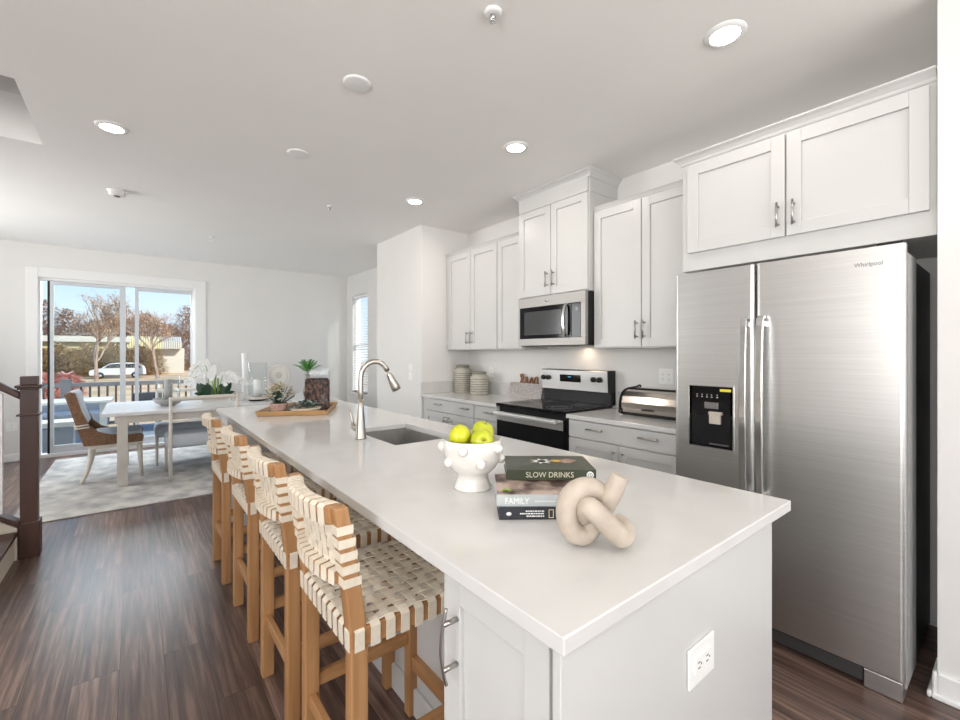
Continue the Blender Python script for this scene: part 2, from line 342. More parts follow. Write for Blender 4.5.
bl = obj('window_blind', c, mat('blind_slat', (.85, .86, .86), .5, var=.01)); tag(bl, 'white horizontal slatted blind hanging in the narrow side window', 'blind')
# ---------------------------------------------------------------- cabinets
def pull(parent, off, p, length, vertical, xface, r=.0055):
    c = MB(off); x, y, z = xface, p[0], p[1]; h = length/2; k = h*.72
    if vertical:
        c.tube([(x-.032, y, z-h), (x-.032, y, z+h)], r, 8); c.tube([(x, y, z-k), (x-.032, y, z-k)], r*.9, 8); c.tube([(x, y, z+k), (x-.032, y, z+k)], r*.9, 8)
    else:
        c.tube([(x-.032, y-h, z), (x-.032, y+h, z)], r, 8); c.tube([(x, y-k, z), (x-.032, y-k, z)], r*.9, 8); c.tube([(x, y+k, z), (x-.032, y+k, z)], r*.9, 8)
    return obj('handle', c, pullm, parent)
def shaker(name, parent, off, xf, y0, y1, z0, z1, rail=.06, t=.02, plain=False, lab=None):
    c = MB(off); g = .0015; y0 += g; y1 -= g; z0 += g; z1 -= g
    if plain: c.box(xf, xf+t, y0, y1, z0, z1)
    else:
        c.box(xf, xf+t, y0, y0+rail, z0, z1); c.box(xf, xf+t, y1-rail, y1, z0, z1); c.box(xf, xf+t, y0+rail, y1-rail, z0, z0+rail); c.box(xf, xf+t, y0+rail, y1-rail, z1-rail, z1)
        c.box(xf+.011, xf+t-.001, y0+rail, y1-rail, z0+rail, z1-rail)
    return obj(name, c, cab_m, parent, .0018, 2, lab)
def crown(c, x, y0, y1, z, h=.045, out=.03, left=True, right=True, xb=None):
    lv = [(z, .12), (z+h*.12, .22), (z+h*.30, .30), (z+h*.62, .62), (z+h*.80, .92), (z+h*.86, 1), (z+h, 1)]
    vs = []
    for zz, k in lv:
        o = out*k; ya = y0-(o if right else 0); yb = y1+(o if left else 0); vs += [(xb, ya, zz), (x-o, ya, zz), (x-o, yb, zz), (xb, yb, zz)]
    n = len(lv); fs = [(0, 1, 2, 3), (4*n-1, 4*n-2, 4*n-3, 4*n-4)]+[(4*i+k, 4*i+4+k, 4*i+4+(k+1) % 4, 4*i+(k+1) % 4) for i in range(n-1) for k in range(4)]
    c.add(vs, fs)
def cabinet(name, label, x, y0, y1, z0, z1, xb=XW, toe=False, group=None):
    t = thing(name, label, 'cabinet', ((x+xb)/2, (y0+y1)/2, 0 if toe else z0), 0, group); off = t.location.copy()
    c = MB(off)
    if toe: c.box(x, xb, y0, y1, .1, z1); c.box(x+.07, xb, y0, y1, 0, .1)
    else: c.box(x, xb, y0, y1, z0, z1)
    return t, off, c
# over-fridge
xb = XW-.002
t, off, c = cabinet('wall_cabinet', 'wide two door white wall cabinet above the steel refrigerator', 2.52, .236, 1.271, 1.826, 2.444, xb)
crown(c, 2.52, .236, 1.271, 2.44, .048, .042, True, False, xb); obj('body', c, cab_m, t, .0015)
dr = shaker('door', t, off, 2.50, .752, 1.236, 1.925, 2.428); pull(dr, off, (.779, 2.03), .12, True, 2.50)
dr = shaker('door', t, off, 2.50, .254, .747, 1.925, 2.428); pull(dr, off, (.713, 2.03), .12, True, 2.50)
# right upper
t, off, c = cabinet('wall_cabinet', 'tall two door white wall cabinet between microwave and refrigerator', 2.80, 1.274, 2.104, 1.392, 2.45, xb)
crown(c, 2.80, 1.276, 2.104, 2.45, .03, .02, False, False, xb); obj('body', c, cab_m, t, .0015)
dr = shaker('door', t, off, 2.78, 1.698, 2.098, 1.40, 2.44); pull(dr, off, (1.727, 1.52), .13, True, 2.78)
dr = shaker('door', t, off, 2.78, 1.29, 1.694, 1.40, 2.44); pull(dr, off, (1.668, 1.52), .13, True, 2.78)
# over microwave
t, off, c = cabinet('wall_cabinet', 'deeper white wall cabinet with crown touching the ceiling above the microwave', 2.74, 2.106, 2.88, 1.838, 2.72, xb)
crown(c, 2.74, 2.106, 2.88, 2.71, .0585, .045, True, True, xb); c.box(2.75, xb, 2.100, 2.106, 2.60, 2.62); obj('body', c, cab_m, t, .0015)
c = MB(off); c.box(2.72, 2.74, 2.112, 2.874, 2.600, 2.715); obj('frieze', c, cab_m, t, .0015)
dr = shaker('door', t, off, 2.72, 2.493, 2.874, 1.845, 2.598); pull(dr, off, (2.525, 1.975), .13, True, 2.72)
dr = shaker('door', t, off, 2.72, 2.112, 2.489, 1.845, 2.598); pull(dr, off, (2.452, 1.975), .13, True, 2.72)
# left uppers
t, off, c = cabinet('wall_cabinet', 'single door white wall cabinet left of the microwave', 2.80, 2.883, 3.245, 1.392, 2.45, xb)
crown(c, 2.80, 2.883, 3.245, 2.45, .03, .02, False, False, xb); obj('body', c, cab_m, t, .0015)
dr = shaker('door', t, off, 2.78, 2.892, 3.240, 1.40, 2.44)
t, off, c = cabinet('wall_cabinet', 'two door white wall cabinet in the corner beside the pantry wall', 2.80, 3.248, 4.156, 1.392, 2.45, xb)
crown(c, 2.80, 3.248, 4.156, 2.45, .03, .02, False, False, xb); obj('body', c, cab_m, t, .0015)
dr = shaker('door', t, off, 2.78, 3.683, 4.10, 1.40, 2.44); pull(dr, off, (3.715, 1.52), .13, True, 2.78)
dr = shaker('door', t, off, 2.78, 3.252, 3.679, 1.40, 2.44); pull(dr, off, (3.648, 1.52), .13, True, 2.78)
# base cabinets
t, off, c = cabinet('base_cabinet', 'white base cabinet with wide drawer between range and refrigerator', 2.49, 1.24, 2.094, 0, .882, xb, True)
obj('body', c, cab_m, t, .0015)
dr = shaker('drawer', t, off, 2.47, 1.25, 2.085, .755, .877, plain=True); pull(dr, off, (1.845, .83), .13, False, 2.47); pull(dr, off, (1.448, .83), .13, False, 2.47)
dr = shaker('door', t, off, 2.47, 1.67, 2.085, .11, .75); pull(dr, off, (1.70, .66), .11, True, 2.47)
dr = shaker('door', t, off, 2.47, 1.25, 1.666, .11, .75); pull(dr, off, (1.636, .66), .11, True, 2.47)
t, off, c = cabinet('base_cabinet', 'narrow white base cabinet directly left of the range', 2.49, 2.876, 3.210, 0, .882, xb, True)
obj('body', c, cab_m, t, .0015)
dr = shaker('drawer', t, off, 2.47, 2.884, 3.206, .755, .877, plain=True); pull(dr, off, (2.97, .83), .11, False, 2.47)
dr = shaker('door', t, off, 2.47, 2.884, 3.206, .11, .75); pull(dr, off, (2.92, .66), .11, True, 2.47)
t, off, c = cabinet('base_cabinet', 'wide white base cabinet in the corner beside the pantry wall', 2.49, 3.214, 4.150, 0, .882, xb, True)
obj('body', c, cab_m, t, .0015)
dr = shaker('drawer', t, off, 2.47, 3.218, 4.08, .755, .877, plain=True); pull(dr, off, (3.80, .83), .12, False, 2.47); pull(dr, off, (3.34, .83), .12, False, 2.47)
dr = shaker('door', t, off, 2.47, 3.650, 4.08, .11, .75); pull(dr, off, (3.68, .69), .05, True, 2.47)
dr = shaker('door', t, off, 2.47, 3.218, 3.646, .11, .75); pull(dr, off, (3.616, .69), .05, True, 2.47)
# counters
for lab, y0, y1 in (('white quartz worktop with low backsplash left of the range', 2.874, 4.156), ('short white quartz worktop with low backsplash right of the range', 1.235, 2.096)):
    t = thing('worktop', lab, 'countertop', (2.78, (y0+y1)/2, .884)); off = t.location.copy()
    obj('slab', MB(off).box(2.452, xb, y0, y1, .884, .914), quartz, t, .003)
    c = MB(off).box(xb-.018, xb, y0, y1, .9145, 1.04)
    if y1 > 4: c.box(2.462, xb-.02, y1-.018, y1, .9145, 1.04)
    obj('backsplash', c, quartz, t, .002)
# ---------------------------------------------------------------- refrigerator
FX = 2.307; F0, FS, F1 = .2986, .815, 1.2066
t = thing('refrigerator', 'stainless steel side by side refrigerator with dispenser in its left door', 'refrigerator', (2.7, .75, 0)); off = t.location.copy()
c = MB(off); c.box(2.60, 3.06, F0+.012, F1-.012, .03, 1.745); obj('body', c, shadegr, t, .004); obj('case_front', MB(off).box(2.375, 2.599, F0+.006, F1-.006, .03, 1.75), mat('silver_paint', (.42, .42, .41), .4, var=.02), t, .003)  # rear case coloured as gap shade, front part left silver
def fdoor(y0, y1, hole=None):
    c = MB(off); r = .016; z0, z1 = .085, 1.775
    poly = [(2.372, y0+.004), (2.372, y1-.004), (FX+r, y1)]+[(FX+r-r*math.sin(a), y1-r+r*math.cos(a)) for a in (.4, .8, 1.2)]+[(FX, y1-r), (FX, y0+r)]+[(FX+r-r*math.cos(a), y0+r-r*math.sin(a)) for a in (.4, .8, 1.2)]+[(FX+r, y0)]
    c.prism(poly, 2, z0, z1)
    return c
dl = obj('door', fdoor(FS+.003, F1), steel, t, .002)
dr = obj('door', fdoor(F0, FS-.003), steel, t, .002)
# dispenser recess built on the left door
dy0, dy1, dz0, dz1 = .912, 1.124, .873, 1.182
c = MB(off); c.box(FX-.003, FX+.001, dy0, dy1, dz1-.145, dz1); c.box(FX-.003, FX+.001, dy0, dy0+.012, dz0, dz1); c.box(FX-.003, FX+.001, dy1-.012, dy1, dz0, dz1); c.box(FX-.003, FX+.001, dy0, dy1, dz0, dz0+.012)
dp = obj('dispenser', c, blackgl, dl, .001)
obj('dispenser_recess', MB(off).box(FX-.0015, FX+.001, dy0+.012, dy1-.012, dz0+.012, dz1-.145), blackpl, dp)
c = MB(off); c.box(FX-.006, FX-.0005, dy0-.006, dy1+.006, dz1, dz1+.005); c.box(FX-.006, FX-.0005, dy0-.006, dy1+.006, dz0-.005, dz0); c.box(FX-.006, FX-.0005, dy0-.006, dy0, dz0, dz1); c.box(FX-.006, FX-.0005, dy1, dy1+.006, dz0, dz1)
obj('bezel', c, chrome, dp, .001)
obj('ice_chute', MB(off).box(FX-.012, FX-.002, .978, 1.045, 1.070, 1.102), steel_d, dp, .002)
obj('lever', MB(off).box(FX-.022, FX-.002, .965, 1.018, .995, 1.040).box(FX-.02, FX-.002, .958, 1.022, 1.040, 1.056), [mat('grey_lever', (.5, .45, .38), .4)], dp, .003)
obj('drip_tray', MB(off).box(FX-.012, FX-.002, dy0+.02, 1.02, dz0+.016, dz0+.022), steel_d, dp)
obj('sticker', MB(off).box(FX-.0045, FX-.003, .920, .972, dz1-.023, dz1-.010), mat('yellow_sticker', (.85, .70, .05), .5), dp)
c = MB(off)
for yy in (1.085, 1.06, 1.035, 1.012, .985): c.box(FX-.0045, FX-.003, yy-.004, yy+.004, 1.126, 1.130); c.box(FX-.0045, FX-.003, yy-.0015, yy+.0015, 1.136, 1.142)
obj('button_marks', c, mat('grey_mark', (.5, .5, .5), .5), dp)
def fhandle(door, y):
    P = [(FX-.012, y, 1.52), (FX-.040, y, 1.50), (FX-.052, y, 1.35), (FX-.058, y, 1.1), (FX-.052, y, .85), (FX-.040, y, .68), (FX-.012, y, .66)]
    c = MB(off); pts = smooth_path(P, 5); c.ribbon(pts, (0, 1, 0), .030, .014)
    c.box(FX-.036, FX, y-.012, y+.012, 1.475, 1.50); c.box(FX-.036, FX, y-.012, y+.012, .68, .705)
    obj('handle', c, chrome, door, .004)
fhandle(dl, FS+.034); fhandle(dr, FS-.034)
obj('grille', MB(off).box(2.335, 2.375, F0+.13, F1-.02, .012, .068), mat('grille_dark', (.10, .10, .10), .4, .6), t, .002)
obj('foot_cover', MB(off).box(FX+.008, 2.42, F0+.010, F0+.125, .003, .078), steel, t, .003)
obj('hinge', MB(off).box(FX+.03, FX+.10, F0+.012, F0+.09, 1.776, 1.79), blackpl, t, .002)
text('brand_name', 'Whirlpool', .024, frameM(Vector((FX-.0005, .452, 1.700))-off, (0, -1, 0), (0, 0, 1)), mat('dark_lettering', (.12, .12, .12), .4), dr, sx=.88)
# ---------------------------------------------------------------- range
t = thing('range', 'freestanding stainless electric range with black glass cooktop', 'stove', (2.75, 2.485, 0)); off = t.location.copy(); R0, R1 = 2.102, 2.850
obj('body', MB(off).box(2.47, 3.09, R0, R1, .02, .905), blackpl, t, .003)
obj('cooktop', MB(off).box(2.43, 3.02, R0, R1, .906, .932), blackgl, t, .004)
bmk = mat('burner_mark', (.10, .10, .10), .4)
for (bx, by, rr) in ((2.60, 2.29, .10), (2.60, 2.68, .09), (2.86, 2.29, .075), (2.86, 2.68, .10)):
    for q in (rr, rr*.6): c = MB(off); c.tube([(bx+q*math.cos(a*math.pi/16), by+q*math.sin(a*math.pi/16), .9325) for a in range(32)], .0012, 4, closed=True); obj('burner_ring', c, bmk, t)
od = obj('oven_door', MB(off).box(2.435, 2.468, R0+.004, R1-.004, .17, .865), blackgl, t, .004)
obj('door_trim', MB(off).box(2.428, 2.434, R0+.004, R1-.004, .79, .865), steel, od, .002)
c = MB(off); c.box(2.37, 2.392, R0+.03, R1-.03, .838, .866); c.box(2.39, 2.428, R0+.04, R0+.07, .842, .862); c.box(2.39, 2.428, R1-.07, R1-.04, .842, .862)
obj('handle', c, mat('satin_handle', (.85, .84, .82), .42, 1, var=.02), od, .006, 3)
obj('oven_window', MB(off).box(2.4335, 2.436, R0+.12, R1-.12, .36, .66), mwglass, od)
obj('storage_drawer', MB(off).box(2.445, 2.468, R0+.004, R1-.004, .03, .165), steel, t, .003)
bg_ = obj('backguard', MB(off).prism([(3.022, .932), (3.085, .932), (3.085, 1.212), (2.995, 1.212), (2.985, 1.20), (2.995, 1.035), (3.022, 1.03)], 1, R0+.012, R1), blackpl, t, .002)
def guard_x(z): return 2.995-.010*(z-1.035)/.165
q = MB(off); q.prism([(2.9925, 1.036), (2.9955, 1.036), (2.986, 1.21), (2.982, 1.203)], 1, R0+.02, R1-.002); obj('control_panel', q, steel, bg_)
kn = MB(off)
for y in (2.815, 2.755, 2.255, 2.195):
    q = MB(off); q.tube([(2.988, y, 1.135), (2.966, y, 1.136)], .0215, 16); q.box(2.960, 2.972, y-.004, y+.004, 1.118, 1.154); obj('knob', q, blackpl, bg_, .002)
obj('display', MB(off).prism([(2.9845, 1.105), (2.987, 1.105), (2.984, 1.168), (2.9815, 1.168)], 1, 2.39, 2.62), blackgl, bg_)
obj('clock', MB(off).box(2.9808, 2.983, 2.495, 2.525, 1.145, 1.153), display, bg_)
# ---------------------------------------------------------------- microwave
t = thing('microwave', 'stainless over the range microwave with curved handle', 'microwave', (2.9, 2.485, 1.42)); off = t.location.copy(); M0, M1 = 2.100, 2.835; Mz0, Mz1 = 1.420, 1.834
obj('body', MB(off).box(2.715, 3.09, M0+.004, M1-.004, Mz0-.004, Mz1), blackpl, t, .003)
c = MB(off); yc = 2.235
c.box(2.68, 2.713, M0, M1, Mz1-.085, Mz1); c.box(2.68, 2.713, M0, M1, Mz0, Mz0+.06); c.box(2.68, 2.713, M0, M0+.045, Mz0+.06, Mz1-.085); c.box(2.68, 2.713, M1-.02, M1, Mz0+.06, Mz1-.085)
obj('front_frame', c, mat('warm_steel', (.38, .365, .345), .46, 1, var=.04, scale=12, stretch=(1, .15, 14)), t, .002)
md = obj('door', MB(off).box(2.678, 2.712, yc+.002, M1-.02, Mz0+.06, Mz1-.085), blackgl, t, .002)
obj('window', MB(off).box(2.6765, 2.680, yc+.10, M1-.08, Mz0+.09, Mz1-.125), mwglass, md)
obj('control_pad', MB(off).box(2.679, 2.712, M0+.046, yc-.002, Mz0+.06, Mz1-.085), blackgl, t, .001)
obj('display', MB(off).box(2.6775, 2.680, M0+.07, yc-.04, Mz1-.15, Mz1-.12), mwglass, t)
c = MB(off); c.ribbon(smooth_path([(2.68, yc+.04, Mz1-.09), (2.652, yc+.045, Mz1-.115), (2.640, yc+.052, (Mz0+Mz1)/2-.01), (2.652, yc+.045, Mz0+.09), (2.68, yc+.04, Mz0+.065)], 6), (0, 1, 0), .024, .012)
obj('handle', c, chrome, md, .003)
c = MB(off); c.tube([(2.681, 2.50, Mz1-.043), (2.677, 2.50, Mz1-.043)], .022, 20, flat=.45); obj('badge', c, chrome, t)
light('microwave_task_light', 'AREA', (2.95, 2.40, 1.41), .35, (1, .78, .55), .25, .08, (0, 0, -1))
# ---------------------------------------------------------------- island
IX0, IX1, IY0, IY1 = .513, 1.522, .442, 4.037
t = thing('kitchen_island', 'long white kitchen island cabinet under the quartz top', 'kitchen island', (1.05, 2.24, 0)); off = t.location.copy()
SX0, SX1, SY0, SY1 = .975, 1.335, 1.88, 2.44
c = MB(off)
c.box(.83, 1.427, .485, SY0-.03, .0, .883); c.box(.83, 1.427, SY1+.03, 3.99, 0, .883); c.box(.83, .86, SY0-.03, SY1+.03, 0, .883); c.box(1.40, 1.427, SY0-.03, SY1+.03, 0, .883); c.box(.86, 1.40, SY0-.03, SY1+.03, 0, .5)
obj('body', c, cab_m, t, .002)
obj('end_panel', MB(off).box(.528, 1.432, .462, .480, 0, .883), cab_m, t, .002, label='smooth white end panel')
obj('end_panel', MB(off).box(.545, 1.43, 3.992, 4.01, 0, .883), cab_m, t, .002)
obj('base_moulding', MB(off).box(.815, .83, .825, 3.69, 0, .10), cab_m, t, .004)
def islcab(y0, y1, hy):
    b_ = obj('end_cabinet', MB(off).box(.56, .829, y0, y1, .1, .883).box(.62, .829, y0, y1, 0, .1), cab_m, t, .002)
    dd = shaker('door', b_, off, .54, y0+.004, y1-.002, .11, .875)
    c = MB(off); c.tube(smooth_path([(.512, hy, .655), (.503, hy, .69), (.498, hy, .735), (.503, hy, .78), (.512, hy, .815)], 4), [.0036]*17, 8); c.tube([(.54, hy, .688), (.504, hy, .688)], .0055, 10); c.tube([(.54, hy, .783), (.504, hy, .783)], .0055, 10)
    obj('handle', c, pullm, dd)
islcab(.492, .815, .760); islcab(3.68, 3.985, 3.73)
ct = thing('island_worktop', 'large white quartz island top with undermount sink cutout', 'countertop', ((IX0+IX1)/2, (IY0+IY1)/2, .884)); off = ct.location.copy()
bm = MB(off); z0, z1 = .884, .914
def ringslab(c, o, i):
    (ax, bx, ay, by), (px, qx, py, qy) = o, i
    O = [(ax, ay), (bx, ay), (bx, by), (ax, by)]; I = [(px, py), (qx, py), (qx, qy), (px, qy)]
    vs = [(*p, z1) for p in O]+[(*p, z1) for p in I]+[(*p, z0) for p in O]+[(*p, z0) for p in I]; fs = []
    for k in range(4):
        j = (k+1) % 4; fs += [(k, j, 4+j, 4+k), (8+j, 8+k, 12+k, 12+j), (8+k, 8+j, j, k), (4+k, 4+j, 12+j, 12+k)]
    c.add(vs, fs)
ringslab(bm, (IX0, IX1, IY0, IY1), (SX0, SX1, SY0, SY1)); obj('slab', bm, quartz, ct, .003, 3)
s = thing('sink', 'stainless undermount kitchen sink set in the island top', 'sink', ((SX0+SX1)/2, (SY0+SY1)/2, .67)); off = s.location.copy()
c = MB(off); a, b2, e0, e1 = SX0-.004, SX1+.004, SY0-.004, SY1+.004
c.box(a, b2, e0, e1, .67, .673); c.box(a-.003, a, e0, e1, .67, .8825); c.box(b2, b2+.003, e0, e1, .67, .8825); c.box(a, b2, e0-.003, e0, .67, .8825); c.box(a, b2, e1, e1+.003, .67, .8825)
obj('basin', c, sinkm, s); c = MB(off); c.lathe([(.045, 0), (.045, .004), (.03, .002)], (1.16, 2.16, .673), 20); obj('drain', c, chrome, s)
f = thing('faucet', 'brushed nickel gooseneck kitchen faucet standing beside the sink', 'faucet', (.912, 2.14, .9142)); off = f.location.copy()
c = MB(off); c.lathe([(.030, 0), (.030, .004), (.027, .012), (.022, .09), (.0165, .15), (.0145, .2)], off, 24)
ay = -.03
P = [(0, 0, .18), (0, 0, .24), (0, 0, .30)]+[(.071-.071*math.cos(a), ay*(1-math.cos(a))/2, .31+.085*math.sin(a)) for a in [math.pi*k/14 for k in range(13)]]
c.tube([Vector(p)+off for p in P], .0135, 14); obj('spout', c, nickel, f)
l = Vector(P[-1]); c = MB(off); dv = Vector((.055, -.012, -.115)).normalized()
c.tube([off+l, off+l+dv*.03, off+l+dv*.04, off+l+dv*.095, off+l+dv*.115], [.0135, .015, .018, .0245, .024], 16); obj('spray_head', c, nickel, f)
c = MB(off); c.tube([off+Vector((-.0, .0, .055)), off+Vector((-.02, .035, .055))], .014, 14); c.tube([off+Vector(p) for p in [(-.022, .036, .050), (-.028, .040, .09), (-.034, .046, .125), (-.032, .05, .145)]], [.012, .006, .007, .008], 10)
obj('handle', c, nickel, f)
# outlets and switches
def outlet(label, p, axis, w=.072, h=.115, gang=1, kind='outlet', side=False):
    # axis '-x' faces -X, '-y' faces -Y
    t = thing('wall_'+kind, label, kind, p); off = Vector(p); u = Vector((0, 1, 0)) if axis == '-x' else Vector((1, 0, 0)); n = Vector((-1, 0, 0)) if axis == '-x' else Vector((0, -1, 0))
    def bx(c, u0, u1, z0, z1, d0, d1):
        a = off+u*u0+n*d0; b_ = off+u*u1+n*d1; c.box(a.x, b_.x, a.y, b_.y, off.z+z0, off.z+z1)
    c = MB(off); bx(c, -w/2, w/2, -h/2, h/2, .0005, .006); obj('cover_plate', c, plate, t, .002)
    if side:
        c = MB(off); bx(c, -.036, .036, -.018, .018, .006, .0085); ins = obj('insert', c, plate, t, .0015)
        for uu in (-.019, .019):
            for zz in (-.006, .006): c = MB(off); bx(c, uu-.006, uu+.004, zz-.0013, zz+.0013, .0085, .009); obj('slot', c, slotm, ins)
            c = MB(off); bx(c, uu+.007, uu+.011, -.002, .002, .0085, .009); obj('slot', c, slotm, ins)
    for g in range(0 if side else gang):
        cx = (g-(gang-1)/2)*.046; c = MB(off); bx(c, cx-.017, cx+.017, -.034, .034, .006, .0085); ins = obj('insert', c, plate, t, .0015)
        if kind == 'outlet':
            for zz in (-.018, .018): c = MB(off); bx(c, cx-.008, cx-.006, zz-.004, zz+.005, .0085, .009); bx(c, cx+.005, cx+.007, zz-.004, zz+.005, .0085, .009); bx(c, cx-.002, cx+.002, zz-.010, zz-.007, .0085, .009); obj('slot', c, slotm, ins)
    return t
outlet('white duplex outlet plate on the near end panel of the island', (.992, .4615, .665), '-y', w=.118, h=.086, side=True)
outlet('white outlet plate on the wall above the worktop beside the refrigerator', (XW-.0005, 1.69, 1.18), '-x', w=.115, gang=2)
outlet('white outlet on the backsplash wall beside the striped canisters', (XW-.0005, 3.72, 1.15), '-x')
outlet('white outlet on the backsplash wall just left of the range', (XW-.0005, 2.93, 1.16), '-x')
outlet('white outlet low on the far wall behind the newel post', (-1.2, YF-.0005, .44), '-y', w=.10)
outlet('upper white light switch on the pantry wall end', (2.4695, 4.39, 1.195), '-x', kind='switch', h=.085)
outlet('lower white light switch on the pantry wall end', (2.4695, 4.39, 1.095), '-x', kind='switch', h=.085)
# ---------------------------------------------------------------- ceiling fixtures
ring_p = MB(); ring_p.lathe([(.056, -.002), (.062, -.011), (.068, -.011), (.084, -.003), (.086, 0)], (0, 0, 0), 32)
lens_p = MB(); lens_p.lathe([(.062, -.007), (.060, -.0085), (.0001, -.0085)], (0, 0, 0), 32)
def recessed(x, y, label, k=1.0):
    t = thing('ceiling_light', label, 'ceiling light', (x, y, H), 0, 'recessed lights in the ceiling')
    obj('trim_ring', ring_p, trim_m, t); obj('lens', lens_p, lensm, t)
    light('ceiling_lamp', 'AREA', (x, y, H-.013), LAMP_W*k, (1, .93, .85), .12, None, (0, 0, -1))
recessed(2.058, .847, 'lit round recessed light nearest the refrigerator cabinet', .35)
recessed(2.055, 2.199, 'lit round recessed light above the gap before the range')
recessed(2.044, 3.556, 'lit round recessed light nearest the pantry wall corner')
recessed(-.109, 3.575, 'lit round recessed light between stairwell opening and blank cover plates')
for x, y in ((-.109, .85), (2.05, -1.2), (-.109, -1.2), (-1.6, .85), (-1.6, -1.2)): recessed(x, y, 'lit round recessed light out of view behind the camera', .6)
for x, y, lb in ((.917, 2.197, 'larger looking blank round ceiling cover plate nearer the camera above the sink'), (.908, 3.221, 'blank round ceiling cover plate further away toward the dining area')):
    c = MB(); c.lathe([(.060, -.010), (.069, -.008), (.071, 0)], (x, y, H), 32); o = obj('ceiling_cover_plate', c, trim_m); tag(o, lb, 'cover plate', 'blank ceiling plates')
t = thing('smoke_detector', 'white round smoke detector on the ceiling near the stairwell', 'smoke detector', (-.117, 4.949, H)); off = t.location.copy()
c = MB(off); c.lathe([(.045, -.045), (.058, -.036), (.062, -.012), (.07, -.008), (.07, 0)], off, 28); obj('housing', c, trim_m, t)
c = MB(off); c.lathe([(.024, -.049), (.024, -.045)], off, 16); obj('sensor_vent', c, slotm, t)
def sprinkler(x, y, label, r):
    t = thing('sprinkler_head', label, 'sprinkler', (x, y, H), 0, 'ceiling sprinkler heads'); off = t.location.copy()
    c = MB(off); c.lathe([(r*.6, -.012), (r*.95, -.008), (r, 0)], off, 24); obj('escutcheon', c, trim_m, t)
    c = MB(off); c.tube([off+Vector((0, 0, -.01)), off+Vector((0, 0, -.03))], .008, 10); c.tube([off+Vector((.012, 0, -.012)), off+Vector((.010, 0, -.03)), off+Vector((0, 0, -.04))], .0025, 6); c.tube([off+Vector((-.012, 0, -.012)), off+Vector((-.010, 0, -.03)), off+Vector((0, 0, -.04))], .0025, 6); c.lathe([(.013, -.042), (.013, -.040)], off, 12); obj('nozzle', c, chrome, t)
sprinkler(1.170, 1.391, 'sprinkler head at the top of the view nearest the camera', .038)
sprinkler(1.474, 4.182, 'small sprinkler head between the pantry wall and the cover plates', .03)
sprinkler(.731, 6.183, 'farthest sprinkler head above the dining table', .03)
